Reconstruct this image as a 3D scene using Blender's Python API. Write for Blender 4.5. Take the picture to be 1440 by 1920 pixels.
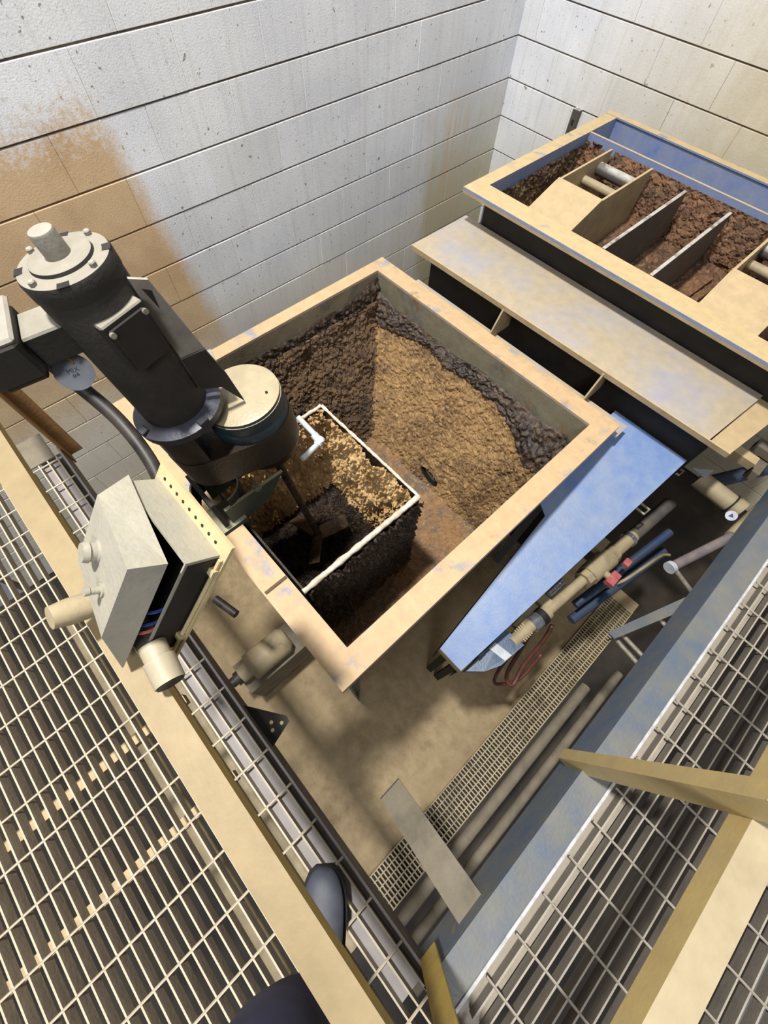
import bpy, bmesh, math, random
from mathutils import Vector, Matrix, noise
random.seed(7)
for o in list(bpy.data.objects): bpy.data.objects.remove(o)
scene = bpy.context.scene
col = scene.collection
V = Vector

# ---------------------------------------------------------------- camera, world, lamps, exposure
CZ = 1.26                                        # camera height above the walkway grating (z = 0)
cam_d = bpy.data.cameras.new('camera'); cam = bpy.data.objects.new('camera', cam_d); col.objects.link(cam)
right = V((0.67770619, 0.73469398, 0.03064452)); down = V((0.66763707, -0.59731523, -0.44438189)); fwd = V((-0.30818026, 0.32161978, -0.89531316))
M3 = Matrix((right, -down, -fwd)).transposed()
cam.matrix_world = Matrix.Translation((0, 0, CZ)) @ M3.to_4x4()
cam_d.sensor_fit = 'HORIZONTAL'; cam_d.sensor_width = 36.0; cam_d.lens = 36.0 * 782.2 / 1440.0
cam_d.clip_start = 0.02
scene.camera = cam
world = bpy.data.worlds.new('world'); scene.world = world; world.use_nodes = True
world.node_tree.nodes['Background'].inputs[0].default_value = (0.93, 0.96, 1.0, 1)
world.node_tree.nodes['Background'].inputs[1].default_value = 0.2
def lamp(name, loc, target, size, power, color):
    d = bpy.data.lights.new(name, 'AREA'); d.shape = 'DISK'; d.size = size; d.energy = power; d.color = color
    o = bpy.data.objects.new(name, d); col.objects.link(o); o.location = loc
    o.rotation_euler = (V(target) - V(loc)).to_track_quat('-Z', 'Y').to_euler()
lamp('high_bay_lamp', (-1.2, -0.1, 4.7), (-0.8, 0.6, 0), 0.35, 385, (1.0, 0.985, 0.95))
lamp('far_bay_lamp', (2.3, -2.4, 4.4), (-1.0, 1.6, 0), 1.6, 150, (0.95, 0.97, 1.0))
scene.view_settings.view_transform = 'Standard'; scene.view_settings.look = 'None'
scene.view_settings.exposure = -0.1; scene.view_settings.gamma = 1.0; scene.view_settings.use_curve_mapping = False

# ---------------------------------------------------------------- helpers
def S(r, g, b):
    f = lambda c: (c / 255 / 12.92) if c / 255 <= 0.04045 else ((c / 255 + 0.055) / 1.055) ** 2.4
    return (f(r), f(g), f(b), 1)
def tag(o, label=None, cat=None, group=None, kind=None):
    if label: o['label'] = label
    if cat: o['category'] = cat
    if group: o['group'] = group
    if kind: o['kind'] = kind
    return o
def empty(name, loc=(0, 0, 0), label=None, cat=None, group=None, kind=None, matrix=None):
    o = bpy.data.objects.new(name, None); col.objects.link(o); o.empty_display_size = 0.05
    if matrix is not None: o.matrix_world = matrix
    else: o.location = loc
    return tag(o, label, cat, group, kind)
def fin(name, bm, mat, parent=None, smooth=False, bev=0.0, local=False, seg=1):
    """link a bmesh as one object; coordinates are world unless local"""
    if bev:
        es = [e for e in bm.edges if len(e.link_faces) == 2 and e.calc_face_angle(0) > 0.6]
        bmesh.ops.bevel(bm, geom=es, offset=bev, segments=seg, affect='EDGES', profile=0.6, clamp_overlap=True)
    bmesh.ops.recalc_face_normals(bm, faces=bm.faces)
    if parent is not None and not local:
        bmesh.ops.transform(bm, matrix=MW(parent).inverted(), verts=bm.verts)
    me = bpy.data.meshes.new(name); bm.to_mesh(me); bm.free()
    if smooth:
        for p in me.polygons: p.use_smooth = True
    me.materials.append(mat)
    o = bpy.data.objects.new(name, me); col.objects.link(o); o.parent = parent
    if smooth == 'auto':
        for p in me.polygons: p.use_smooth = True
        m = me
        try: m.set_sharp_from_angle(angle=math.radians(40))
        except Exception: pass
    return o
def MW(o):
    m = o.matrix_basis.copy()
    while o.parent: o = o.parent; m = o.matrix_basis @ m
    return m
def bx(bm, a, b, M=None):
    x0, y0, z0 = a; x1, y1, z1 = b
    vs = [bm.verts.new(p) for p in ((x0,y0,z0),(x1,y0,z0),(x1,y1,z0),(x0,y1,z0),(x0,y0,z1),(x1,y0,z1),(x1,y1,z1),(x0,y1,z1))]
    for f in ((0,3,2,1),(4,5,6,7),(0,1,5,4),(1,2,6,5),(2,3,7,6),(3,0,4,7)): bm.faces.new([vs[i] for i in f])
    if M is not None: bmesh.ops.transform(bm, matrix=M, verts=vs)
    return vs
def frame(z):
    z = V(z).normalized(); x = z.orthogonal().normalized(); return x, z.cross(x), z
def cyl(bm, p0, p1, r0, r1=None, n=20, cap=True):
    r1 = r0 if r1 is None else r1; p0 = V(p0); p1 = V(p1); x, y, z = frame(p1 - p0)
    A = []; B = []
    for i in range(n):
        a = 2 * math.pi * i / n; d = x * math.cos(a) + y * math.sin(a)
        A.append(bm.verts.new(p0 + d * r0)); B.append(bm.verts.new(p1 + d * r1))
    for i in range(n): bm.faces.new((A[i], A[(i+1) % n], B[(i+1) % n], B[i]))
    if cap: bm.faces.new(A[::-1]); bm.faces.new(B)
    return A + B
def lathe(bm, prof, n=32, M=None):
    """profile [(r, z)] revolved about local z, capped ends"""
    rings = []
    for r, z in prof:
        rings.append([bm.verts.new((r * math.cos(2*math.pi*i/n), r * math.sin(2*math.pi*i/n), z)) for i in range(n)])
    for a, b in zip(rings, rings[1:]):
        for i in range(n): bm.faces.new((a[i], a[(i+1) % n], b[(i+1) % n], b[i]))
    bm.faces.new(rings[0][::-1]); bm.faces.new(rings[-1])
    vs = [v for r in rings for v in r]
    if M is not None: bmesh.ops.transform(bm, matrix=M, verts=vs)
    return vs
def tube(bm, pts, r, n=10, cap=True):
    pts = [V(p) for p in pts]; rad = r if isinstance(r, (list, tuple)) else [r] * len(pts)
    prev = None; up = None
    for i, p in enumerate(pts):
        t = (pts[min(i+1, len(pts)-1)] - pts[max(i-1, 0)]).normalized()
        if up is None: up = t.orthogonal().normalized()
        up = (up - t * up.dot(t)).normalized(); s = t.cross(up)
        ring = [bm.verts.new(p + (up * math.cos(2*math.pi*k/n) + s * math.sin(2*math.pi*k/n)) * rad[i]) for k in range(n)]
        if prev:
            for k in range(n): bm.faces.new((prev[k], prev[(k+1) % n], ring[(k+1) % n], ring[k]))
        elif cap: bm.faces.new(ring[::-1])
        prev = ring
    if cap: bm.faces.new(prev)
def smooth_path(pts, k=8):
    pts = [V(p) for p in pts]; out = []
    P = [pts[0] * 2 - pts[1]] + pts + [pts[-1] * 2 - pts[-2]]
    for i in range(1, len(P) - 2):
        for j in range(k):
            t = j / k; a, b, c, d = P[i-1], P[i], P[i+1], P[i+2]
            out.append(0.5 * ((2*b) + (c - a) * t + (2*a - 5*b + 4*c - d) * t*t + (3*b - a - 3*c + d) * t**3))
    out.append(pts[-1]); return out
def prism(bm, poly, d):
    """extrude a 3-D polygon by vector d"""
    d = V(d); a = [bm.verts.new(p) for p in poly]; b = [bm.verts.new(V(p) + d) for p in poly]
    n = len(poly); bm.faces.new(a); bm.faces.new(b[::-1])
    for i in range(n): bm.faces.new((a[i], b[i], b[(i+1) % n], a[(i+1) % n]))
    return a + b
def plane_patch(bm, c, nu, nv, disp=None):
    """bilinear patch, corners c00,c10,c11,c01; disp(p,u,v)->offset vector"""
    c = [V(p) for p in c]; g = []
    for j in range(nv + 1):
        v = j / nv; row = []
        for i in range(nu + 1):
            u = i / nu
            p = c[0]*(1-u)*(1-v) + c[1]*u*(1-v) + c[2]*u*v + c[3]*(1-u)*v
            row.append(bm.verts.new(p + disp(p, u, v) if disp else p))
        g.append(row)
    for j in range(nv):
        for i in range(nu): bm.faces.new((g[j][i], g[j][i+1], g[j+1][i+1], g[j+1][i]))
    return g
def lumps(p, s=1.0):
    """crumbly dried-sludge relief in metres"""
    q = p * 9
    big = noise.fractal(q, 0.9, 2.1, 3) * 0.014
    w = p + V((noise.noise(p * 20), noise.noise(p * 20 + V((7, 3, 1))), noise.noise(p * 20 + V((1, 9, 4))))) * 0.02
    d = noise.voronoi(w * 42)[0]
    small = (0.5 - min(d[0], 0.75)) * 0.024
    d2 = noise.voronoi(w * 95 + V((3, 1, 2)))[0]
    return (big + small + (0.5 - min(d2[0], 0.8)) * 0.014) * s

# ---------------------------------------------------------------- procedural materials
def nodes(name):
    m = bpy.data.materials.new(name); m.use_nodes = True; nt = m.node_tree
    return m, nt, nt.nodes['Principled BSDF']
def N(nt, t, **kw):
    n = nt.nodes.new(t)
    for k, v in kw.items():
        if k.startswith('i_'): n.inputs[int(k[2:]) if k[2:].isdigit() else k[2:]].default_value = v
        else: setattr(n, k, v)
    return n
def pos(nt, scale=(1, 1, 1)):
    g = nt.nodes.new('ShaderNodeNewGeometry'); m = nt.nodes.new('ShaderNodeMapping'); m.inputs['Scale'].default_value = scale
    nt.links.new(g.outputs['Position'], m.inputs['Vector']); return m.outputs[0]
def noise_fac(nt, vec, scale, detail=4, rough=0.6, lo=0.4, hi=0.6, out=(0, 1)):
    n = N(nt, 'ShaderNodeTexNoise'); n.inputs['Scale'].default_value = scale; n.inputs['Detail'].default_value = detail; n.inputs['Roughness'].default_value = rough
    nt.links.new(vec, n.inputs['Vector'])
    r = N(nt, 'ShaderNodeMapRange'); r.inputs[1].default_value = lo; r.inputs[2].default_value = hi; r.inputs[3].default_value = out[0]; r.inputs[4].default_value = out[1]
    nt.links.new(n.outputs[0], r.inputs[0]); return r.outputs[0]
def mix(nt, fac, a, b):
    m = N(nt, 'ShaderNodeMix', data_type='RGBA')
    for sock, val in ((m.inputs[0], fac), (m.inputs[6], a), (m.inputs[7], b)):
        if hasattr(val, 'is_output'): nt.links.new(val, sock)
        else: sock.default_value = val
    return m.outputs[2]
def math_(nt, op, a, b=0.0, clamp=True):
    m = N(nt, 'ShaderNodeMath', operation=op, use_clamp=clamp)
    for s, v in ((m.inputs[0], a), (m.inputs[1], b)):
        if hasattr(v, 'is_output'): nt.links.new(v, s)
        else: s.default_value = v
    return m.outputs[0]
def bump(nt, bs, vec, scale, strength, dist=0.004):
    n = N(nt, 'ShaderNodeTexNoise'); n.inputs['Scale'].default_value = scale; n.inputs['Detail'].default_value = 5; nt.links.new(vec, n.inputs['Vector'])
    b = N(nt, 'ShaderNodeBump'); b.inputs['Strength'].default_value = strength; b.inputs['Distance'].default_value = dist
    nt.links.new(n.outputs[0], b.inputs['Height']); nt.links.new(b.outputs[0], bs.inputs['Normal'])
DUST = S(204, 177, 138)
def paint(name, base, base2=None, dust=DUST, amt=0.9, side=0.12, rough=0.65, metal=0.0, rust=None, rust_lo=0.6, patch=6.0, bs_=0.25, lo=0.25, hi=0.85, chip=(0.36, 0.5)):
    """painted metal with settled dust on upward faces, worn through in patches"""
    m, nt, bs = nodes(name); v = pos(nt)
    c = mix(nt, noise_fac(nt, v, 14, 5, 0.65, 0.35, 0.65), base, base2 or tuple(min(1, x * 0.75) for x in base[:3]) + (1,))
    if rust is not None: c = mix(nt, noise_fac(nt, v, 9, 6, 0.7, rust_lo, rust_lo + 0.08), c, rust)
    g = N(nt, 'ShaderNodeNewGeometry'); sx = N(nt, 'ShaderNodeSeparateXYZ'); nt.links.new(g.outputs['Normal'], sx.inputs[0])
    r = N(nt, 'ShaderNodeMapRange'); r.inputs[1].default_value = lo; r.inputs[2].default_value = hi; r.inputs[3].default_value = side; r.inputs[4].default_value = amt
    nt.links.new(sx.outputs[2], r.inputs[0])
    pf = noise_fac(nt, v, patch, 6, 0.65, chip[0], chip[1], (0.25, 1.0))
    f = math_(nt, 'MULTIPLY', r.outputs[0], pf)
    dc = mix(nt, noise_fac(nt, v, 22, 4, 0.6, 0.3, 0.7), dust, tuple(x * 0.82 for x in dust[:3]) + (1,))
    nt.links.new(mix(nt, f, c, dc), bs.inputs['Base Color'])
    bs.inputs['Roughness'].default_value = rough; bs.inputs['Metallic'].default_value = metal
    bump(nt, bs, v, 120, bs_)
    return m
def plain(name, c, rough=0.6, c2=None, scale=20, metal=0.0):
    m, nt, bs = nodes(name); v = pos(nt)
    nt.links.new(mix(nt, noise_fac(nt, v, scale, 4, 0.6, 0.35, 0.65), c, c2 or tuple(x * 0.7 for x in c[:3]) + (1,)), bs.inputs['Base Color'])
    bs.inputs['Roughness'].default_value = rough; bs.inputs['Metallic'].default_value = metal; return m
def block_material(name, right_wall=False):
    m, nt, bs = nodes(name); v = pos(nt)
    c = mix(nt, noise_fac(nt, v, 2.2, 5, 0.6, 0.35, 0.65), S(236, 237, 240), S(216, 218, 225))
    oi = N(nt, 'ShaderNodeObjectInfo'); c = mix(nt, math_(nt, 'MULTIPLY', oi.outputs['Random'], 0.35), c, S(203, 201, 195))
    # vertical run streaks
    st = noise_fac(nt, pos(nt, (30, 30, 1.6)), 1.0, 4, 0.6, 0.5, 0.75, (0, 0.4)); c = mix(nt, st, c, S(190, 186, 176))
    c = mix(nt, noise_fac(nt, v, 95, 3, 0.6, 0.62, 0.72, (0, 0.55)), c, S(160, 150, 132))      # pits and specks
    c = mix(nt, noise_fac(nt, v, 40, 2, 0.5, 0.70, 0.74, (0, 0.8)), c, S(120, 108, 92))
    g = N(nt, 'ShaderNodeNewGeometry'); sp = N(nt, 'ShaderNodeSeparateXYZ'); nt.links.new(g.outputs['Position'], sp.inputs[0])
    X, Y, Z = sp.outputs
    jit = noise_fac(nt, v, 7, 5, 0.6, 0, 1, (-0.10, 0.10)); fine = noise_fac(nt, v, 45, 4, 0.7, 0, 1, (-0.09, 0.09))
    def ramp(val, a, b):
        r = N(nt, 'ShaderNodeMapRange'); r.inputs[1].default_value = a; r.inputs[2].default_value = b; nt.links.new(val, r.inputs[0]); return r.outputs[0]
    def addn(*a):
        o = a[0]
        for x in a[1:]: o = math_(nt, 'ADD', o, x, clamp=False)
        return o
    if not right_wall:
        yy = addn(Y, math_(nt, 'MULTIPLY', Z, 0.16, clamp=False), math_(nt, 'MULTIPLY', jit, 0.35, clamp=False), math_(nt, 'MULTIPLY', fine, 0.5, clamp=False))
        zz = addn(Z, jit, math_(nt, 'MULTIPLY', fine, 2.2, clamp=False))
        f = math_(nt, 'MULTIPLY', ramp(yy, 0.75, 0.66), ramp(zz, 0.52, 0.36))
        f = math_(nt, 'MULTIPLY', f, ramp(zz, -0.95, -0.6))
        c = mix(nt, math_(nt, 'MULTIPLY', f, 0.93), c, mix(nt, noise_fac(nt, v, 5, 4, 0.6), S(205, 172, 128), S(192, 158, 114)))
        # film of dust low down, and an olive run-off field near the corner
        f2 = math_(nt, 'MULTIPLY', ramp(addn(Z, jit), -0.3, -0.9), 0.55); c = mix(nt, f2, c, S(206, 196, 166))
        f3 = math_(nt, 'MULTIPLY', ramp(addn(Y, math_(nt, 'MULTIPLY', jit, 0.6, clamp=False)), 2.58, 2.68), ramp(addn(Z, jit), 0.1, -0.5))
        c = mix(nt, math_(nt, 'MULTIPLY', f3, 0.7), c, S(178, 170, 132))
        f4 = math_(nt, 'MULTIPLY', math_(nt, 'MULTIPLY', ramp(Y, 2.5, 2.75), ramp(Y, 3.2, 2.9)), math_(nt, 'MULTIPLY', ramp(Z, 0.1, -0.1), noise_fac(nt, pos(nt, (9, 9, 1.5)), 1, 4, 0.6, 0.45, 0.6)))
        c = mix(nt, math_(nt, 'MULTIPLY', f4, 0.6), c, S(205, 178, 140))
    else:
        f = math_(nt, 'MULTIPLY', ramp(addn(X, jit, math_(nt, 'MULTIPLY', Z, -0.6, clamp=False)), -2.1, -0.9), 0.85)
        c = mix(nt, f, c, mix(nt, noise_fac(nt, v, 6, 5, 0.7), S(206, 192, 160), S(194, 178, 142)))
    nt.links.new(c, bs.inputs['Base Color']); bs.inputs['Roughness'].default_value = 0.85
    bump(nt, bs, v, 160, 0.35, 0.003)
    return m
def crust_material(name, a, b, c3, wet=0.75, lo=0.42, hi=0.6):
    m, nt, bs = nodes(name); v = pos(nt)
    c = mix(nt, noise_fac(nt, v, 6, 6, 0.65, lo, hi), a, b)
    c = mix(nt, noise_fac(nt, v, 38, 5, 0.7, 0.5, 0.66), c, c3)
    nt.links.new(c, bs.inputs['Base Color']); bs.inputs['Roughness'].default_value = wet
    bump(nt, bs, v, 150, 0.6, 0.006); return m

m_block_l = block_material('painted_block_left'); m_block_r = block_material('painted_block_right', True)
m_mortar = plain('mortar', S(120, 104, 84), 0.9, S(84, 70, 54), 8)
m_floor = paint('concrete_floor', S(160, 140, 108), S(118, 98, 72), S(190, 168, 130), 0.75, 0.2, 0.9, patch=1.6, bs_=0.4, chip=(0.35, 0.6))
m_tank = paint('blue_tank_dusty', S(120, 140, 172), S(150, 150, 140), S(208, 175, 132), 0.97, 0.5, 0.6, rust=S(158, 104, 66), rust_lo=0.56, patch=8.0, chip=(0.35, 0.45))
m_tank_in = paint('tank_inner_steel', S(112, 114, 108), S(84, 84, 80), S(176, 158, 116), 0.8, 0.35, 0.6, rust=S(110, 72, 44), rust_lo=0.58)
m_blue = paint('blue_paint', S(92, 126, 184), S(120, 144, 184), S(160, 162, 166), 0.75, 0.15, 0.45, patch=3.0, bs_=0.15, chip=(0.45, 0.75))
m_part = paint('caked_partition', S(70, 62, 56), S(44, 40, 40), S(206, 200, 190), 0.9, 0.08, 0.6, rust=S(96, 66, 46), rust_lo=0.55, patch=14)
m_screen = paint('blue_screen_paint', S(62, 108, 178), S(92, 124, 170), S(210, 184, 136), 0.98, 0.22, 0.55, rust=S(128, 84, 52), rust_lo=0.64, chip=(0.28, 0.4))
m_table = paint('dusty_table', S(150, 156, 186), S(168, 168, 170), S(190, 172, 140), 0.9, 0.3, 0.6, patch=3.2, bs_=0.12, chip=(0.26, 0.55))
m_chute = paint('dusty_chute', S(150, 136, 112), S(120, 106, 84), S(206, 180, 138), 0.95, 0.3, 0.6, bs_=0.12, chip=(0.25, 0.4))
m_dark = plain('dark_steel', S(40, 34, 30), 0.7, S(26, 22, 20), 12)
m_rail = paint('yellow_rail', S(186, 158, 62), S(160, 132, 60), S(158, 138, 102), 0.97, 0.3, 0.55, bs_=0.12, chip=(0.2, 0.36))
m_rail_r = paint('yellow_rail_bright', S(200, 172, 88), S(182, 154, 92), S(176, 160, 130), 0.97, 0.45, 0.5, bs_=0.1, chip=(0.2, 0.34))
m_post_rust = paint('rusty_post', S(150, 108, 58), S(118, 82, 46), DUST, 0.8, 0.12, 0.7)
m_post_dark = plain('dusty_plate', S(132, 122, 104), 0.8, S(112, 102, 86), 10)
m_grate = paint('galvanised_grating', S(146, 132, 118), S(118, 104, 92), S(206, 192, 166), 0.95, 0.3, 0.6, metal=0.0, bs_=0.2, lo=0.5, hi=0.95, chip=(0.15, 0.3))
m_grate_r = paint('galvanised_grating_dark', S(112, 104, 96), S(88, 82, 76), S(176, 166, 150), 0.9, 0.25, 0.55, bs_=0.2, lo=0.5, hi=0.95, chip=(0.2, 0.4))
m_channel = paint('grey_channel', S(96, 88, 78), S(66, 58, 50), S(160, 153, 150), 0.95, 0.06, 0.6, bs_=0.15, chip=(0.15, 0.3))
m_beam = paint('blue_grey_beam', S(78, 94, 116), S(100, 104, 104), S(150, 140, 118), 0.55, 0.15, 0.5, patch=2.2, rust=S(150, 116, 78), rust_lo=0.66, chip=(0.42, 0.7))
m_lip = plain('pale_worn_edge', S(206, 206, 208), 0.45, S(170, 168, 166), 30)
m_motor = paint('black_motor', S(36, 32, 29), S(20, 17, 15), S(156, 149, 134), 0.97, 0.03, 0.72, patch=12, bs_=0.3, lo=0.5, hi=0.9, chip=(0.2, 0.36))
m_bell = paint('end_bell', S(120, 116, 108), S(90, 86, 80), S(166, 159, 145), 0.97, 0.35, 0.6, lo=0.3, hi=0.9, chip=(0.15, 0.3))
m_teal = paint('teal_gear_paint', S(26, 58, 74), S(20, 40, 52), S(180, 165, 134), 0.99, 0.03, 0.4, lo=0.5, hi=0.9, chip=(0.1, 0.25))
m_gear_low = paint('oily_gear_casing', S(42, 33, 25), S(19, 18, 18), S(64, 50, 36), 0.3, 0.02, 0.35, patch=5)
m_flange = paint('motor_flange', S(44, 44, 50), S(28, 28, 32), S(96, 96, 110), 0.6, 0.05, 0.4, lo=0.4, hi=0.9)
m_bolt = plain('bright_bolt', S(190, 182, 168), 0.35, S(150, 142, 128), 60, 0.5)
m_tag = plain('aluminium_tag', S(168, 172, 178), 0.35, S(150, 154, 158), 25, 0.4)
m_ink = plain('tag_ink', S(58, 54, 76), 0.7)
m_hose = plain('black_hose', S(30, 27, 25), 0.5, S(60, 54, 48), 18)
m_box = paint('grey_box', S(168, 164, 152), S(150, 147, 138), S(172, 164, 143), 0.85, 0.3, 0.6, bs_=0.3, lo=0.2, chip=(0.25, 0.5))
m_boxback = paint('dusty_back_plate', S(214, 198, 150), S(176, 158, 114), S(198, 180, 138), 0.9, 0.5, 0.6, bs_=0.15)
m_black = plain('black_inside', S(20, 18, 18), 0.6, S(34, 30, 28), 30)
m_wire = plain('blue_wire', S(40, 60, 130), 0.5)
m_pvc = paint('grey_pvc', S(178, 166, 140), S(146, 134, 110), S(182, 170, 144), 0.9, 0.5, 0.5, bs_=0.1)
m_white_pvc = paint('pale_blue_pvc', S(176, 198, 210), S(196, 206, 208), S(226, 222, 210), 0.6, 0.3, 0.4, bs_=0.05)
m_tanpipe = paint('dusty_pipe', S(150, 138, 112), S(118, 104, 82), S(180, 163, 130), 0.95, 0.4, 0.6, bs_=0.15, lo=-0.2, hi=0.6)
m_bluepipe = plain('dark_blue_pipe', S(44, 66, 102), 0.5, S(60, 70, 84), 14)
m_greypipe = plain('grey_pipe', S(112, 104, 112), 0.6, S(140, 128, 120), 12)
m_greyhose = plain('grey_hose', S(78, 76, 76), 0.6, S(110, 102, 92), 10)
m_red = plain('faded_red', S(196, 108, 108), 0.55, S(168, 84, 84), 30)
m_redhose = plain('red_rubber_hose', S(112, 62, 52), 0.5, S(84, 48, 42), 20)
m_chrome = plain('bright_steel', S(196, 198, 206), 0.25, S(150, 154, 166), 40, 0.8)
m_label = plain('paper_label', S(206, 210, 216), 0.6)
m_navybox = paint('navy_box', S(46, 70, 104), S(60, 84, 116), S(120, 134, 150), 0.5, 0.1, 0.4, patch=20)
m_trench = paint('trench_bars', S(168, 150, 118), S(120, 104, 80), S(206, 188, 150), 0.9, 0.3, 0.7)
m_boot = plain('grey_work_boot', S(72, 76, 88), 0.55, S(52, 55, 66), 14)
m_sole = plain('boot_sole', S(30, 29, 30), 0.8)
m_denim = plain('navy_trousers', S(52, 52, 76), 0.9, S(34, 34, 52), 9)
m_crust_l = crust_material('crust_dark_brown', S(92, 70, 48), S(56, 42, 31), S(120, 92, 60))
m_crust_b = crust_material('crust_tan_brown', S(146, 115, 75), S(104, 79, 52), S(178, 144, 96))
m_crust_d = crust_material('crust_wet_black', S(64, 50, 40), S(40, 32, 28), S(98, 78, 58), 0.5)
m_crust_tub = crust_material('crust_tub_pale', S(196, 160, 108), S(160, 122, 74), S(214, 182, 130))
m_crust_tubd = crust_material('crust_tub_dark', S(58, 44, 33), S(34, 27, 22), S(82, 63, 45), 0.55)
m_crust_floor = crust_material('crust_floor_rust', S(150, 112, 72), S(112, 96, 80), S(164, 132, 94), 0.7)
m_crust_s = crust_material('crust_screen_brown', S(122, 88, 62), S(78, 58, 44), S(146, 110, 80))
m_white_rim = plain('white_tub_rim', S(226, 216, 200), 0.7, S(190, 174, 150), 35)

# ---------------------------------------------------------------- the room shell
WX, WY = -2.34, 3.40
BED0, BH, BL = 0.634, 0.2031, 0.4065           # one bed joint height, course height, block length
def block_mesh(name, axis, mat, w=BL, half=False):
    bm = bmesh.new(); L = w - 0.001; h = BH - 0.0075
    a = (0, -L/2, -h/2) if axis == 'y' else (-L/2, -0.03, -h/2)
    b = (0.03, L/2, h/2) if axis == 'y' else (L/2, 0, h/2)
    bx(bm, a, b)
    bmesh.ops.bevel(bm, geom=bm.edges[:], offset=0.0016, segments=1, affect='EDGES')
    bmesh.ops.recalc_face_normals(bm, faces=bm.faces)
    me = bpy.data.meshes.new(name); bm.to_mesh(me); bm.free(); me.materials.append(mat); return me
def wall(name, axis, mat, label):
    bm = bmesh.new()
    if axis == 'y': bx(bm, (WX - 0.2, -1.3, -1.9), (WX, WY + 0.2, 2.08))
    else: bx(bm, (WX, WY, -1.9), (2.3, WY + 0.2, 2.08))
    w = tag(fin(name, bm, m_mortar), label, 'wall', kind='structure')
    me = block_mesh('block', axis, mat)
    lo, hi = (-1.25, WY) if axis == 'y' else (WX, 2.25)
    for k in range(-12, 7):                     # course k lies above bed joint k
        zc = BED0 + BH * k + BH / 2
        start = (0.6365 if k % 2 else 0.835) if axis == 'y' else (-0.98 if k % 2 == 0 else -0.98 + BL/2)
        c = start + BL/2 - BL * 12
        while c < hi + BL:
            a, b = max(c - BL/2, lo), min(c + BL/2, hi)
            if b - a > 0.03:
                o = bpy.data.objects.new('block', me); col.objects.link(o); o.parent = w
                jit = random.uniform(-0.0015, 0.0015); m = (a + b) / 2
                o.location = (WX - 0.022 + jit, m, zc) if axis == 'y' else (m, WY + 0.022 + jit, zc)
                s = (b - a) / BL
                if s < 0.999: o.scale = (1, s, 1) if axis == 'y' else (s, 1, 1)
            c += BL
    return w
wall('wall_left', 'y', m_block_l, 'white painted block wall on the left with a large brown stain')
wall('wall_back', 'x', m_block_r, 'cream dusted block wall on the right behind the blue screen box')
FZ = -1.80
m_floor_shade = plain('shade_dark_floor', S(62, 52, 42), 0.7, S(34, 29, 25), 3)  # shade under the walkways and among the pipes is put into this floor colour
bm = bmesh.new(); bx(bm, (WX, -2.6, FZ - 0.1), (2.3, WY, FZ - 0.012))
tag(fin('floor', bm, m_floor_shade), 'floor coloured dark for the shade under the walkways and pipes', 'floor', kind='structure')
bm = bmesh.new(); bx(bm, (WX, -0.62, FZ - 0.0119), (0.80, 2.0, FZ))
tag(fin('floor', bm, m_floor), 'dusty tan concrete floor around the hopper legs', 'floor', kind='structure')

# ---------------------------------------------------------------- hopper tank
tank = empty('hopper_tank', (-0.86, 0.76, FZ), 'square steel hopper with dusty tan rim and caked brown sloping sides', 'tank')
RX0, RX1, RY0, RY1 = -1.615, -0.112, -0.012, 1.535
IX0, IX1, IY0, IY1 = -1.547, -0.203, 0.084, 1.440
RZ = -0.14
def slab(name, a, b, mat, parent, bev=0.002): 
    bm = bmesh.new(); bx(bm, a, b); return fin(name, bm, mat, parent, bev=bev)
slab('rim_flange', (RX0, RY0, RZ - 0.012), (RX1, IY0, RZ), m_tank, tank)
slab('rim_flange', (RX0, IY1, RZ - 0.012), (RX1, RY1, RZ), m_tank, tank)
slab('rim_flange', (RX0, IY0, RZ - 0.0122), (IX0, IY1, RZ - 0.0002), m_tank, tank)
slab('rim_flange', (IX1, IY0, RZ - 0.0122), (RX1, IY1, RZ - 0.0002), m_tank, tank)
# turned-down outer lip
slab('rim_lip', (RX0, RY0, RZ - 0.06), (RX1, RY0 + 0.008, RZ - 0.013), m_tank, tank)
slab('rim_lip', (RX1 - 0.008, RY0 + 0.009, RZ - 0.06), (RX1, RY1, RZ - 0.013), m_tank, tank)
slab('rim_lip', (RX0, RY1 - 0.008, RZ - 0.06), (RX1 - 0.009, RY1, RZ - 0.013), m_tank, tank)
slab('rim_lip', (RX0, RY0 + 0.009, RZ - 0.06), (RX0 + 0.008, RY1 - 0.009, RZ - 0.013), m_tank, tank)
SZ = -0.30                                         # where the vertical band ends and the slope starts
for a, b in (((IX0 - 0.008, IY0 - 0.008, SZ - .02), (IX1 + 0.008, IY0, RZ - 0.013)), ((IX0 - 0.008, IY1, SZ - .02), (IX1 + 0.008, IY1 + 0.008, RZ - 0.013)),
             ((IX0 - 0.008, IY0, SZ - .02), (IX0, IY1, RZ - 0.013)), ((IX1, IY0, SZ - .02), (IX1 + 0.008, IY1, RZ - 0.013))):
    slab('side_band', a, b, m_tank_in, tank, 0)
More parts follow.
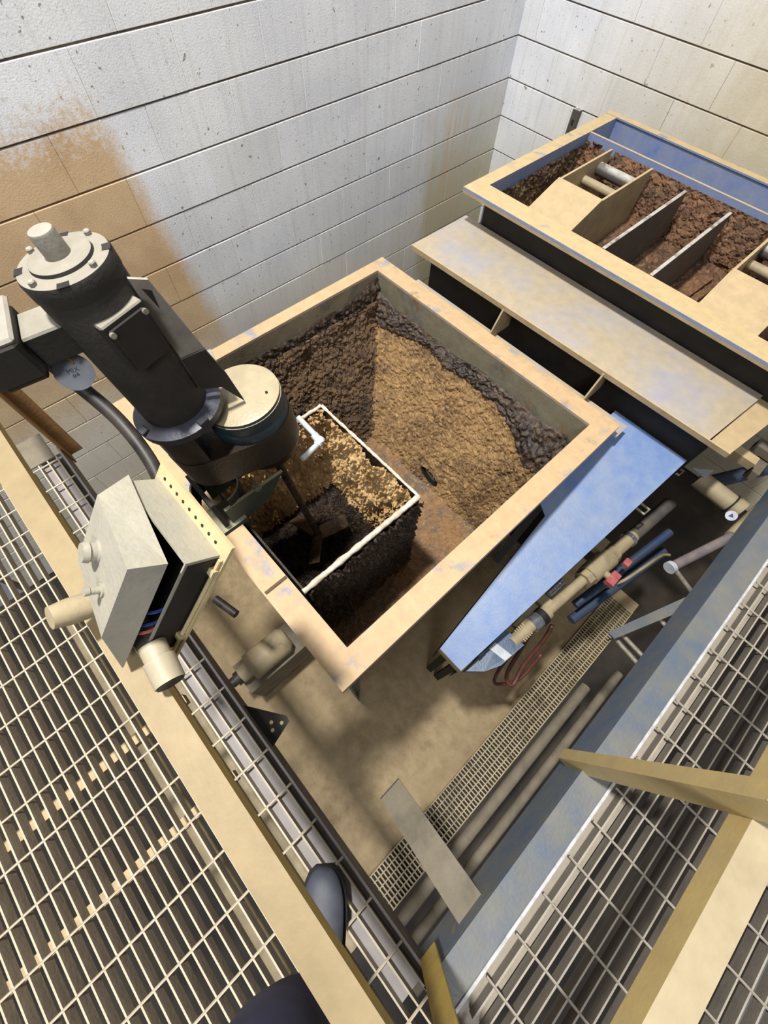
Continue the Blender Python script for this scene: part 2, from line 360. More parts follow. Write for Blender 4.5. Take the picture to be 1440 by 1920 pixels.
# lower casing: sloped plates under the band
FX, FY, FB = -1.166, 1.065, -0.84                  # foot of the two slopes
FB2 = -1.04                                        # bottom plate sinks towards the walkway
bm = bmesh.new()
P = dict(a=(IX0-.008, IY0-.008, SZ), b=(IX1+.008, IY0-.008, SZ), c=(IX1+.008, IY1+.008, SZ), d=(IX0-.008, IY1+.008, SZ),
         e=(FX-.01, IY0-.008, FB2-.05), f=(IX1+.008, IY0-.008, FB2-.05), g=(IX1+.008, FY+.01, FB-.05), h=(FX-.01, FY+.01, FB-.05))
vv = {k: bm.verts.new(p) for k, p in P.items()}
for f in ('abfe', 'bcgf', 'cdhg', 'daeh', 'efgh'): bm.faces.new([vv[k] for k in f])
o = fin('sloped_casing', bm, m_tank_in, tank); md = o.modifiers.new('t', 'SOLIDIFY'); md.thickness = 0.006; md.offset = 1
def crust(name, c, nrm, nu, nv, mat, parent, amp=1.0, extra=None):
    n = V(nrm).normalized(); bm = bmesh.new()
    def d(p, u, v): return n * (lumps(p, amp) + 0.012 * amp + (extra(p, u, v) if extra else 0))
    plane_patch(bm, c, nu, nv, d)
    return fin(name, bm, mat, parent, smooth=False)
def slot(p, u, v):
    e = ((p.x + 0.705) / 0.066) ** 2 + (((p.z + 0.8015) / 0.83 + 0.17 * (p.x + 0.705)) / 0.024) ** 2
    return -0.10 * min(1, (1.15 - e) * 3) if e < 1.15 else 0
def slot_old(p, u, v):                                  # the drain slot at the foot of the back slope, and the thick top lip
    q = V((p.x + 0.715, (p.z - (-0.795)) / 0.8))
    e = (q.x / 0.075) ** 2 + (q.y / 0.026) ** 2
    lip = 0.045 * math.exp(-((v - 0.03) / 0.05) ** 2) * (0.6 + noise.noise(p * 8))
    return (-0.13 * max(0, 1 - e * e) if e < 1 else 0) + lip
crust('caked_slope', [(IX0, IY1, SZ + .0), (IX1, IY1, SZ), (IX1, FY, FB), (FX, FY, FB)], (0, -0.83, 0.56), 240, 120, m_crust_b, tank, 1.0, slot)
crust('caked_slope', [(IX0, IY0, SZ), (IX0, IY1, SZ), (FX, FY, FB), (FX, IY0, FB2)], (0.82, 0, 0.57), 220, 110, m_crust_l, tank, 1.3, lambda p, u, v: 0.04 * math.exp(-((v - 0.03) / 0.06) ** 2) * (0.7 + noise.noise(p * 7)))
crust('caked_bottom', [(FX, IY0, FB2), (IX1, IY0, FB2), (IX1, FY, FB), (FX, FY, FB)], (0, 0.1, 1), 160, 160, m_crust_floor, tank, 0.45)
sn = V((0, -0.83, 0.56)); su = V((1, 0, 0)); sd = V((0, -0.56, -0.83)); sc0 = V((-0.705, FY + 0.375 * 0.07, FB + 0.55 * 0.07))
bm = bmesh.new(); R0 = []; R1 = []
for k in range(24):
    a = 2 * math.pi * k / 24; e = su * 0.07 * math.cos(a) + sd * 0.02 * math.sin(a) + sd * 0.012 * math.cos(a)
    R0.append(bm.verts.new(sc0 + e * .96 + sn * 0.006)); R1.append(bm.verts.new(sc0 + e * 0.85 - sn * 0.05))
for k in range(24): bm.faces.new((R0[k], R0[(k+1) % 24], R1[(k+1) % 24], R1[k]))
bm.faces.new(R1); fin('drain_slot', bm, m_black, tank)
# dark wet ridge under the rim, and the caked corner
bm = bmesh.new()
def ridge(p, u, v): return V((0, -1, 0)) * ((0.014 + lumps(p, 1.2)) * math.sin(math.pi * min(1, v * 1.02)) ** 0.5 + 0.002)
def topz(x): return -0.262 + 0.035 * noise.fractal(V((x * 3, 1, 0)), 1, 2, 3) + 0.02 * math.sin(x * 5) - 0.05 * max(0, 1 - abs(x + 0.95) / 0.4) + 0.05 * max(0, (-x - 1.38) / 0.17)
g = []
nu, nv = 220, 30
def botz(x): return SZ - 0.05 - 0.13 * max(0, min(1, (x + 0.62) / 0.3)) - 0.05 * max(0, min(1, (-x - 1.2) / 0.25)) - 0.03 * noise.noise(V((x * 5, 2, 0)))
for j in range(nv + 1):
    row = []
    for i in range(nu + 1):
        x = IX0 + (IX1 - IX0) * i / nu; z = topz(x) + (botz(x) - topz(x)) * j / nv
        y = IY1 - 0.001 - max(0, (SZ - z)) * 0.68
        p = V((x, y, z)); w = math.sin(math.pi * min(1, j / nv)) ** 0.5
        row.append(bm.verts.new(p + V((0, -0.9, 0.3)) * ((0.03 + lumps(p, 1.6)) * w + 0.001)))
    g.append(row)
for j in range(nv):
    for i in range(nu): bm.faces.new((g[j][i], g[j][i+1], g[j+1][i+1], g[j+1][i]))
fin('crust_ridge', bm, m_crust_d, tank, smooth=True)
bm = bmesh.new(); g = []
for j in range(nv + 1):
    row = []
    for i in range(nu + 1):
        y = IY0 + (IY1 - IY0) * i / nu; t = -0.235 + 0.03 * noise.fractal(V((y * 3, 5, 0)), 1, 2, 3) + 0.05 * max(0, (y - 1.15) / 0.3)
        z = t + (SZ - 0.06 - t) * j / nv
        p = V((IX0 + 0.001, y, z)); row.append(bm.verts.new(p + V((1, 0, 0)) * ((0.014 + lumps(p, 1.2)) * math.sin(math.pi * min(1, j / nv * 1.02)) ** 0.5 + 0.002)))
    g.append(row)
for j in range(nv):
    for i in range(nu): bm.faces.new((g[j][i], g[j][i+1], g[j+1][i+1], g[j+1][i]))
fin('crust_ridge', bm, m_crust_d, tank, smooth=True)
for x, y in ((RX0 + .03, RY0 + .03), (RX1 - .07, RY0 + .03), (RX0 + .03, RY1 - .08), (RX1 - .07, RY1 - .08)):
    bm = bmesh.new(); bx(bm, (x, y, FZ), (x + 0.05, y + 0.006, RZ - 0.013)); bx(bm, (x, y + .006, FZ), (x + 0.006, y + 0.05, RZ - 0.013)); fin('leg', bm, m_beam, tank)
# ledge behind the rim and the raised mount plate on the front rim
slab('rear_ledge', (RX0 + 0.2, RY1 + 0.001, RZ - 0.07), (RX1 + 0.02, 1.62, RZ - 0.06), m_table, tank)
slab('mount_plate', (-0.775, -0.006, RZ + 0.0005), (-0.52, 0.082, RZ + 0.026), m_tank, tank)

# ---------------------------------------------------------------- mixing tub inside the hopper
tub = empty('mixing_tub', (-0.76, 0.38, FB2), 'caked square mixing tub with white crusted edges inside the hopper', 'tub')
TX0, TX1, TY0, TY1, TT, TB = -1.066, -0.462, 0.105, 0.667, -0.19, -0.93
def tubwall(n, a, b, mat): slab(n, a, b, mat, tub, 0)
tubwall('wall', (TX0 - .008, TY0, TB), (TX0, TY1, TT), m_crust_tubd)
tubwall('wall', (TX1, TY0, TB), (TX1 + .008, TY1, TT), m_crust_tubd)
tubwall('wall', (TX0 - .008, TY1, TB), (TX1 + .008, TY1 + .008, TT), m_crust_tubd)
tubwall('wall', (TX0 - .008, TY0 - .008, TB), (TX1 + .008, TY0, TT), m_crust_tubd)
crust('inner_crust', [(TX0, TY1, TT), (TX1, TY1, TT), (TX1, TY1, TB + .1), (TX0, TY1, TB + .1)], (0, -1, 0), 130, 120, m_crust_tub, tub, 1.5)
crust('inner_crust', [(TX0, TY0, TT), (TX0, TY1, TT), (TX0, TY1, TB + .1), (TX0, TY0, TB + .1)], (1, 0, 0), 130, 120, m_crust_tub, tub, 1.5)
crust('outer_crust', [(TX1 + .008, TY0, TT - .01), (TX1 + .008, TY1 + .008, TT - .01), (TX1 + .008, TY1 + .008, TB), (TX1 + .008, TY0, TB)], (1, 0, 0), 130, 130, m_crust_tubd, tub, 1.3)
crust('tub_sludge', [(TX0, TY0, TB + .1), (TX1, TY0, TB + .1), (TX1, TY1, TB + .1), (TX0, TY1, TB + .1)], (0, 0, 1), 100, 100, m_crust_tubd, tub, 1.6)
def rimbar(p, q, w):
    bm = bmesh.new(); p = V(p); q = V(q); n = 60
    pts = [p.lerp(q, i / n) + V((0, 0, 0.004 * noise.noise(p.lerp(q, i / n) * 40))) for i in range(n + 1)]
    tube(bm, pts, [w * (1 + 0.35 * noise.noise(x * 55)) for x in pts], 8); fin('white_edge', bm, m_white_rim, tub, smooth=True)
rimbar((TX1 + .004, TY0 - .01, TT), (TX1 + .004, TY1 + .004, TT), 0.012)
rimbar((TX0, TY1 + .004, TT), (TX1, TY1 + .004, TT), 0.007)
rimbar((TX0 - .004, TY0, TT), (TX0 - .004, TY1, TT), 0.009)

# ---------------------------------------------------------------- mixer: motor, gear unit, shaft
zl = V((-0.06805, -0.08474, 0.99408)).normalized()
yl = V((-0.25, -0.965, 0)); yl = (yl - zl * yl.dot(zl)).normalized(); xl = yl.cross(zl)
O = V((-0.878, 0.283, CZ - 0.935))
MX = Matrix.Translation(O) @ Matrix((xl, yl, zl)).transposed().to_4x4()
mixer = empty('agitator', label='tilted agitator with black motor and teal gear unit reaching into the tub', cat='mixer', matrix=MX)
MY = 0.16                                            # motor axis offset in local y
T = lambda x, y, z: Matrix.Translation((x, y, z))
MZ = 0.045
MOTOR = ('motor_body','end_bell','shaft_cap','bolt','slot','motor_flange','flange_clip','side_cover','cover_lid','screw','mounting_foot','foot_end_plate','conduit_box','box_cover','box_neck','box_lip')
def lpart(name, build, mat, smooth='auto', parent=None, bev=0):
    bm = bmesh.new(); build(bm)
    if name in MOTOR: bmesh.ops.transform(bm, matrix=T(0, 0, MZ), verts=bm.verts)
    return fin(name, bm, mat, parent or mixer, smooth=smooth, local=True, bev=bev)
mb = lpart('motor_body', lambda b: lathe(b, [(0.085, 0.018), (0.086, 0.03), (0.086, 0.37), (0.084, 0.375)], 40, T(0, MY, 0)), m_motor)
eb = lpart('end_bell', lambda b: lathe(b, [(0.085, 0.365), (0.088, 0.372), (0.089, 0.402), (0.086, 0.409), (0.06, 0.412), (0.058, 0.418), (0.054, 0.42)], 48, T(0, MY, 0)), m_motor)
lpart('shaft_cap', lambda b: lathe(b, [(0.023, 0.415), (0.023, 0.458), (0.021, 0.462), (0.006, 0.463)], 28, T(0, MY, 0)), m_bell)
for k in range(4):
    a = math.radians(40 + 90 * k); cx, cy = 0.076 * math.cos(a), MY + 0.076 * math.sin(a)
    lpart('bolt', lambda b: lathe(b, [(0.007, 0.405), (0.007, 0.417), (0.005, 0.419)], 6, T(cx, cy, 0)), m_bell)
    a += math.radians(42)
    R2 = T(0, MY, 0) @ Matrix.Rotation(a, 4, 'Z')
    lpart('slot', lambda b: bx(b, (0.072, -0.011, 0.4085), (0.0885, 0.011, 0.4105), R2), m_dark)
lpart('motor_flange', lambda b: lathe(b, [(0.112, -0.02), (0.12, -0.012), (0.12, 0.008), (0.104, 0.016), (0.09, 0.019)], 40, T(0, MY, 0)), m_flange)
for k in range(4):
    a = math.radians(90 * k + 25); R2 = T(0, MY, 0) @ Matrix.Rotation(a, 4, 'Z')
    lpart('flange_clip', lambda b: bx(b, (0.1, -0.014, 0.008), (0.122, 0.014, 0.022), R2), m_flange, False, bev=0.002)
# cover plate on the side that faces +x (local -x)
Rm = T(0, MY, -0.012) @ Matrix.Rotation(math.radians(205), 4, 'Z')
lpart('side_cover', lambda b: bx(b, (0.06, -0.05, 0.235), (0.098, 0.05, 0.345), Rm), m_motor, False, bev=0.003)
lpart('cover_lid', lambda b: bx(b, (0.0985, -0.042, 0.23), (0.104, 0.042, 0.335), Rm), m_dark, False, bev=0.002)
for sy in (-0.04, 0.04): lpart('screw', lambda b: cyl(b, Rm @ V((0.103, sy, 0.328)), Rm @ V((0.11, sy, 0.328)), 0.006, n=10), m_bolt)
# foot bracket on the tank side of the motor
lpart('foot_strip', lambda b: prism(b, [V((-0.03, y, z + MZ)) for y, z in ((MY - .083, .36), (MY - .115, .345), (MY - .142, .16), (MY - .083, .16))], (-0.008, 0, 0)), m_bell, False)
lpart('foot_notch', lambda b: prism(b, [V((-0.0385, y, z + MZ)) for y, z in ((MY - .095, .335), (MY - .11, .325), (MY - .104, .285))], (-0.001, 0, 0)), m_dark, False)
lpart('foot_gusset', lambda b: prism(b, [V((-0.032, y, z + MZ)) for y, z in ((MY - .083, .1595), (MY - .142, .1595), (MY - .158, .07), (MY - .165, -.035), (MY - .13, .04), (MY - .083, .06))], (-0.012, 0, 0)), m_dark, False)
lpart('foot_base', lambda b: bx(b, (-0.02, MY - 0.15, 0.075 + MZ), (0.05, MY - 0.085, 0.085 + MZ)), m_bell, False)
# conduit box hung on the walkway side
def cbox(b): bx(b, (-0.07, MY + 0.15, 0.262), (0.07, MY + 0.255, 0.345))
cb = lpart('conduit_box', cbox, m_motor, False, bev=0.008)
lpart('box_cover', lambda b: bx(b, (-0.075, MY + 0.146, 0.345), (0.075, MY + 0.26, 0.357)), m_bell, False, cb, 0.005)
lpart('box_neck', lambda b: bx(b, (-0.045, MY + 0.07, 0.262), (0.045, MY + 0.152, 0.33)), m_motor, False, bev=0.004)
lpart('box_lip', lambda b: bx(b, (-0.055, MY + 0.158, 0.246), (0.055, MY + 0.245, 0.2625)), m_dark, False, cb, 0.005)
# gear unit
lpart('gear_cover', lambda b: lathe(b, [(0.116, -0.012), (0.116, -0.002), (0.112, 0.0)], 48), m_teal)
lpart('cover_screw', lambda b: cyl(b, (-0.04, -0.07, 0), (-0.04, -0.07, 0.004), 0.004, n=8), m_dark)
lpart('gear_casing', lambda b: lathe(b, [(0.119, -0.085), (0.12, -0.05), (0.118, -0.046), (0.12, -0.042), (0.118, -0.0125)], 48), m_teal)
def stadium(b):
    n = 24; ring = []
    for i in range(n + 1): a = math.pi * i / n; ring.append((0.108 * math.cos(a), MY + 0.108 * math.sin(a)))
    for i in range(n + 1): a = math.pi + math.pi * i / n; ring.append((0.122 * math.cos(a), 0.122 * math.sin(a)))
    prism(b, [V((x, y, -0.20)) for x, y in ring], (0, 0, 0.115))
    prism(b, [V((x * .98, MY + (y - MY) * .98, MZ - 0.021)) for x, y in ring if y > 0.06], (0, 0, -0.064 - MZ))
lpart('casing_base', stadium, m_gear_low)
lpart('lower_casing', lambda b: lathe(b, [(0.05, -0.275), (0.078, -0.262), (0.105, -0.245), (0.115, -0.22), (0.118, -0.201)], 44), m_gear_low)
lpart('output_shaft', lambda b: cyl(b, (0, 0, -1.05), (0, 0, -0.27), 0.016, n=18), m_crust_d)
def blades(b):
    for k in range(3):
        a = 2 * math.pi * k / 3 + 0.5; R = Matrix.Rotation(a, 4, 'Z') @ T(0.085, 0, -1.03) @ Matrix.Rotation(0.6, 4, 'X')
        bx(b, (-0.075, -0.035, -0.004), (0.075, 0.035, 0.004), R)
lpart('impeller', blades, m_crust_l, False)
# bracket that carries the gear unit on the front rim (world coordinates)
bm = bmesh.new(); bx(bm, (-0.90, 0.0, RZ), (-0.785, 0.11, RZ + 0.03)); fin('bracket_foot', bm, m_teal and paint('green_grey_bracket', S(66, 78, 72), S(48, 58, 54), S(200, 194, 160), 0.85, 0.05), mixer, bev=0.003)
m_brk = bpy.data.materials['green_grey_bracket']
bm = bmesh.new(); prism(bm, [(-0.80, 0.11, RZ), (-0.80, 0.22, RZ + .02), (-0.80, 0.30, RZ + .12), (-0.80, 0.06, RZ + .12), (-.80, .06, RZ)], (-0.012, 0, 0)); fin('bracket_cheek', bm, m_brk, mixer)
bm = bmesh.new(); prism(bm, [(-0.95, 0.11, RZ), (-0.95, 0.22, RZ + .02), (-0.95, 0.30, RZ + .12), (-0.95, 0.06, RZ + .12), (-.95, .06, RZ)], (-0.012, 0, 0)); fin('bracket_cheek', bm, m_brk, mixer)
bm = bmesh.new(); bx(bm, (-0.955, 0.03, RZ + .03), (-.80, 0.045, RZ + .19)); fin('bracket_web', bm, m_dark, mixer)
bm = bmesh.new(); cyl(bm, (-0.80, 0.19, RZ + .15), (-0.78, 0.19, RZ + .15), 0.014, n=12); fin('bracket_bolt', bm, m_bolt, mixer)
def ringband(b, r, t, h, cz, M):
    n = 40
    for a0 in range(n):
        if a0 > 30: continue
        p = []
        for a in (a0, a0 + 1):
            th = 2 * math.pi * a / n
            for rr in (r, r + t): p += [M @ V((rr * math.cos(th), rr * math.sin(th), cz)), M @ V((rr * math.cos(th), rr * math.sin(th), cz + h))]
        vs = [b.verts.new(x) for x in p]
        for f in ((0,1,3,2),(4,6,7,5),(0,4,5,1),(2,3,7,6),(1,5,7,3),(0,2,6,4)): b.faces.new([vs[i] for i in f])
bm = bmesh.new(); ringband(bm, 0.075, 0.006, 0.10, RZ + 0.06, T(-0.885, 0.085, 0)); bmesh.ops.remove_doubles(bm, verts=bm.verts, dist=1e-4); fin('black_strap', bm, m_motor, mixer)
bm = bmesh.new(); tube(bm, [(-0.772, 0.372, CZ - 1.24), (-0.793, 0.466, CZ - 1.25), (-0.80, 0.47, CZ - 1.24), (-0.90, 0.458, CZ - 1.2)], 0.0105, 12); fin('drain_pipe', bm, m_white_pvc, mixer, smooth='auto')
bm = bmesh.new(); cyl(bm, (-0.79, 0.452, CZ - 1.25), (-0.80, 0.482, CZ - 1.245), 0.015, n=14); cyl(bm, (-0.785, 0.467, CZ - 1.25), (-0.825, 0.467, CZ - 1.236), 0.015, n=14); fin('pipe_elbow', bm, m_white_pvc, mixer, smooth='auto')

# round tag hanging under the conduit box, with its hand lettering
tg = empty('equipment_tag', (-0.955, -0.022, CZ - 0.71), 'round grey metal tag with handwritten lettering hanging by the motor', 'tag')
nrm = (V((0, 0, CZ)) - tg.location).normalized(); nrm = (nrm + V((0, 0, 0.25))).normalized()
q = nrm.to_track_quat('Z', 'Y'); tg.rotation_euler = (q @ Matrix.Rotation(0, 3, 'Z').to_quaternion()).to_euler()
bm = bmesh.new(); cyl(bm, (0, 0, -0.0008), (0, 0, 0.0008), 0.039, n=40); fin('disc', bm, m_tag, tg, local=True)
def text_part(body, size, loc, rot, parent, mat, name='lettering'):
    cu = bpy.data.curves.new('t', 'FONT'); cu.body = body; cu.size = size; cu.extrude = 0.0002; cu.align_x = 'CENTER'; cu.align_y = 'CENTER'
    t = bpy.data.objects.new('t', cu); col.objects.link(t)
    dg = bpy.context.evaluated_depsgraph_get(); me = bpy.data.meshes.new_from_object(t.evaluated_get(dg)); bpy.data.objects.remove(t)
    me.materials.clear(); me.materials.append(mat); o = bpy.data.objects.new(name, me); col.objects.link(o); o.parent = parent; o.location = loc; o.rotation_euler = (0, 0, rot); return o
# local in-plane angle so the text reads upright as photographed
def inplane(o, world_dir):
    d = MW(o).to_3x3().inverted() @ V(world_dir); return math.atan2(d.y, d.x)
ang = inplane(tg, right * math.cos(0.45) - down * math.sin(0.45) * -1 * -1)
text_part('MIX', 0.014, (0, 0.004, 0.001), ang, tg, m_ink); 
off = V((math.cos(ang - math.pi/2), math.sin(ang - math.pi/2))) * 0.011
text_part('#4', 0.013, (off.x, 0.004 + off.y, 0.001), ang, tg, m_ink)
bm = bmesh.new(); tube(bm, smooth_path([(-0.945, -0.012, CZ - 0.685), (-0.94, -0.01, CZ - 0.67), (-0.935, -0.02, CZ - 0.655)]), 0.0022, 6); fin('wire', bm, m_post_rust, tg)

bm = bmesh.new(); tube(bm, smooth_path([(-0.995, -0.05, CZ - 0.685), (-0.965, -0.035, CZ - 0.74), (-0.87, -0.014, CZ - 0.80), (-0.765, -0.016, CZ - 0.845), (-0.68, -0.038, CZ - 0.88), (-0.60, -0.065, CZ - 0.89), (-0.5, -0.095, CZ - .80)], 8), 0.0165, 14)
tag(fin('motor_cable', bm, m_hose, smooth=True), 'thick black cable curving from motor box to control box', 'cable')

# ---------------------------------------------------------------- control box on a sloped plate
vdn = V((0, -0.682, -0.731)).normalized(); nb = V((0, -0.731, 0.682)).normalized(); P2 = V((-0.303, 0.001, CZ - 0.577))
# local axes: x = world x, y = up the slope, z = out of the plate
MB = Matrix.Translation(P2) @ Matrix((V((1, 0, 0)), -vdn, nb)).transposed().to_4x4()
box = empty('control_box', label='dusty grey push-button box with its cover hanging ajar beside the rail', cat='control box', matrix=MB)
W_, L_ = 0.198, 0.278
bm = bmesh.new(); bx(bm, (-W_ - 0.004, -L_, -0.006), (0, 0, 0)); fin('back_plate', bm, m_boxback, box, local=True, bev=0.001)
for k in range(9):
    bm = bmesh.new(); x = -0.18 + k * 0.0185; cyl(bm, (x, -0.018, -0.001), (x, -0.018, 0.0006), 0.003, n=10); fin('hole', bm, m_black, box, local=True)
bm = bmesh.new()
bxo = (-W_ + 0.006, -L_ + 0.02, 0.0); bxi = (-0.014, -0.028, 0.056)
for a, b in (((bxo[0], bxo[1], 0), (bxi[0], bxo[1] + .003, .056)), ((bxo[0], bxi[1] - .003, 0), (bxi[0], bxi[1], .056)), ((bxo[0], bxo[1] + .003, 0), (bxo[0] + .003, bxi[1] - .003, .056)), ((bxi[0] - .003, bxo[1] + .003, 0), (bxi[0], bxi[1] - .003, .056))): bx(bm, a, b)
fin('box_body', bm, m_box, box, local=True)
slab_in = bmesh.new(); bx(slab_in, (bxo[0] + .004, bxo[1] + .004, 0.0005), (bxi[0] - .004, bxi[1] - .004, 0.012)); fin('box_inside', slab_in, m_black, box, local=True)
slab_s = bmesh.new(); bx(slab_s, (bxi[0] + .0003, bxo[1] + .001, 0.001), (bxi[0] + .0018, bxi[1] - .006, .052)); fin('black_side_sheet', slab_s, m_black, box, local=True)  # thin black sheet covering the body's dark +x side face
bm = bmesh.new(); tube(bm, [(-0.006, -0.03, 0.004), (-0.006, -L_ + .01, 0.004)], 0.0035, 8); fin('hinge_rod', bm, m_boxback, box, local=True)
for yy in (-0.05, -0.21): 
    bm = bmesh.new(); bx(bm, (-0.013, yy - .012, 0.0), (-0.001, yy, 0.011)); fin('hinge_lug', bm, m_boxback, box, local=True, bev=.002)
# lid: hinged along its far (-x) side, open a few degrees
lid_m = Matrix.Translation((bxo[0] - 0.004, 0, 0.047)) @ Matrix.Rotation(math.radians(-11), 4, 'Y')
bm = bmesh.new(); LW, LD = 0.182, 0.046
vs0 = [(-0.004, -L_ + 0.012, 0), (LW, -L_ + 0.012, 0), (LW, -0.022, 0), (-0.004, -0.022, 0)]
ins = 0.012
vs1 = [(0.03, -L_ + .105, LD), (LW - .004, -L_ + .105, LD), (LW - .004, -0.03, LD), (0.03, -0.036, LD)]
a = [bm.verts.new(lid_m @ V(p)) for p in vs0]; b = [bm.verts.new(lid_m @ V(p)) for p in vs1]
bm.faces.new(b)
for i in range(4): bm.faces.new((a[i], a[(i+1) % 4], b[(i+1) % 4], b[i]))
lid = fin('lid', bm, m_box, box, local=True); md = lid.modifiers.new('t', 'SOLIDIFY'); md.thickness = 0.0025; md.offset = -1
def onlid(name, x, y, parts, mat):
    bm = bmesh.new()
    for r0, r1, z0, z1 in parts: cyl(bm, lid_m @ V((x, y, LD + z0)), lid_m @ V((x, y, LD + z1)), r0, r1, 20)
    return fin(name, bm, mat, lid, local=True, smooth='auto')
onlid('push_button', 0.085, -0.095, [(0.017, 0.016, 0, 0.003), (0.014, 0.014, 0.003, 0.012), (0.016, 0.014, 0.012, 0.02)], m_box)
onlid('selector_knob', 0.135, -0.12, [(0.01, 0.01, 0, 0.003), (0.0055, 0.0055, 0.003, 0.018), (0.0065, 0.0065, 0.016, 0.022)], m_box)
for k, (yy, c) in enumerate(((-0.12, m_wire), (-0.15, m_wire), (-0.17, m_red))):
    bm = bmesh.new(); tube(bm, smooth_path([(-0.03, yy, 0.02), (-0.022, yy - .02, 0.05), (-0.04, yy - .03, 0.075), (-0.09, yy - .01, 0.08)]), 0.003, 6); fin('wire', bm, c, box, local=True)
bm = bmesh.new(); tube(bm, [(-0.318, -0.186, 0.553), (-0.292, -0.19, 0.549), (-0.2915, -0.19, 0.549), (-0.25, -0.196, 0.544)], [0.021, 0.021, 0.0245, 0.0235], 24); fin('conduit_hub', bm, m_pvc, box, smooth='auto')
bm = bmesh.new(); cyl(bm, (-0.2505, -0.196, 0.544), (-0.248, -0.1963, 0.5438), 0.021, n=20); fin('hub_bore', bm, m_black, box)
# short conduit standing on the rail behind the box
cs = empty('conduit_stub', (-0.425, -0.22, 0.53), 'short grey conduit stub leaning out from the rail beside the control box', 'conduit')
d = V((0, -0.80, 0.60)); p = V((-0.432, -0.19, 0.548))
bm = bmesh.new(); tube(bm, [p, p + d * .02, p + d * .021, p + d * .07, p + d * .095], [.019, .019, .0215, .0215, .018], 22); fin('pipe', bm, m_tanpipe, cs, smooth='auto')
bm = bmesh.new(); cyl(bm, p + d * .006, p + d * .014, .0225, n=22); fin('collar', bm, m_black, cs, smooth='auto')

# ---------------------------------------------------------------- walkway gratings and their edge steel
def grating(name, x0, x1, y0, y1, along, p0, q0, mat, label):
    root = empty(name, ((x0 + x1) / 2, (y0 + y1) / 2, 0), label, 'grating', 'walkway gratings')
    D = 0.03
    bmb = bmesh.new()
    if along == 'x': bx(bmb, ((x0 - x1) / 2, -0.002, -D), ((x1 - x0) / 2, 0.002, 0))
    else: bx(bmb, (-0.002, (y0 - y1) / 2, -D), (0.002, (y1 - y0) / 2, 0))
    me = bpy.data.meshes.new('bearing_bar'); bmb.to_mesh(me); bmb.free(); me.materials.append(mat)
    bmr = bmesh.new()
    if along == 'x': cyl(bmr, (0, (y0 - y1) / 2, 0), (0, (y1 - y0) / 2, 0), 0.0032, n=6)
    else: cyl(bmr, ((x0 - x1) / 2, 0, 0), ((x1 - x0) / 2, 0, 0), 0.0032, n=6)
    mr = bpy.data.meshes.new('cross_rod'); bmr.to_mesh(mr); bmr.free(); mr.materials.append(mat)
    def put(n, m, loc):
        o = bpy.data.objects.new(n, m); col.objects.link(o); o.parent = root; o.location = loc
    lo, hi = (y0, y1) if along == 'x' else (x0, x1)
    k = p0
    while k > lo: k -= 0.0302
    while k < hi - 0.003:
        if k > lo: put('bearing_bar', me, (0, k - root.location.y, 0) if along == 'x' else (k - root.location.x, 0, 0))
        k += 0.0302
    lo, hi = (x0, x1) if along == 'x' else (y0, y1); k = q0
    while k > lo: k -= 0.1016
    while k < hi - 0.003:
        if k > lo: put('cross_rod', mr, (k - root.location.x, 0, -0.001) if along == 'x' else (0, k - root.location.y, -0.001))
        k += 0.1016
    return root
grating('walkway_grating', -1.365, 0.60, -1.25, -0.243, 'x', -0.4705, -0.230, m_grate, 'pale dusty bar grating under the photographer on the left')
grating('walkway_grating', 0.548, 1.45, -0.22, 2.3, 'y', 0.6025, 0.157, m_grate_r, 'darker bar grating on the right beyond the blue-grey beam')
ch = empty('edge_channel', (-0.4, -0.24, 0), 'dark steel channel with pale top along the left walkway edge', 'channel')
slab('web', (-1.40, -0.2425, -0.078), (0.462, -0.2365, 0.0), m_channel, ch)
slab('top_flange', (-1.40, -0.318, -0.037), (0.462, -0.2428, -0.0305), m_channel, ch)
slab('end_plate', (-1.50, -0.345, -0.006), (-1.368, -0.262, -0.001), m_post_dark, ch)
bm = bmesh.new(); gp = [(-0.245, -0.2362, -0.045), (-0.255, -0.2362, -0.045), (-0.20, -0.185, -0.045), (-0.162, -0.166, -0.045), (-0.148, -0.172, -0.045), (-0.13, -0.2362, -0.045)]
gp = [(-0.265, -0.2362, -0.04), (-0.165, -0.166, -0.04), (-0.148, -0.168, -0.04), (-0.128, -0.2362, -0.04)]
prism(bm, gp, (0, 0, -0.006)); gpo = fin('gusset_plate', bm, m_dark, ch)
for hx, hy in ((-0.178, -0.205), (-0.158, -0.185), (-0.160, -0.214)):
    bm = bmesh.new(); cyl(bm, (hx, hy, -0.0465), (hx, hy, -0.0392), 0.0052, n=10); fin('bolt_hole', bm, m_chute, gpo)
be = empty('edge_beam', (0.5, 0.9, 0), 'blue-grey steel beam along the edge of the right walkway', 'beam')
slab('top_plate', (0.466, -0.26, -0.012), (0.534, 2.3, 0.0), m_beam, be, 0.003)
slab('web', (0.466, -0.26, -0.15), (0.474, 2.3, -0.0125), m_beam, be, 0)
slab('bright_lip', (0.5345, -0.26, -0.02), (0.541, 2.3, 0.004), m_lip, be, 0.0015)
slab('bottom_flange', (0.474, -0.26, -0.15), (0.53, 2.3, -0.142), m_beam, be, 0)
slab('bearing_angle', (0.5415, -0.26, -0.042), (0.60, 2.3, -0.034), m_grate_r, be, 0)

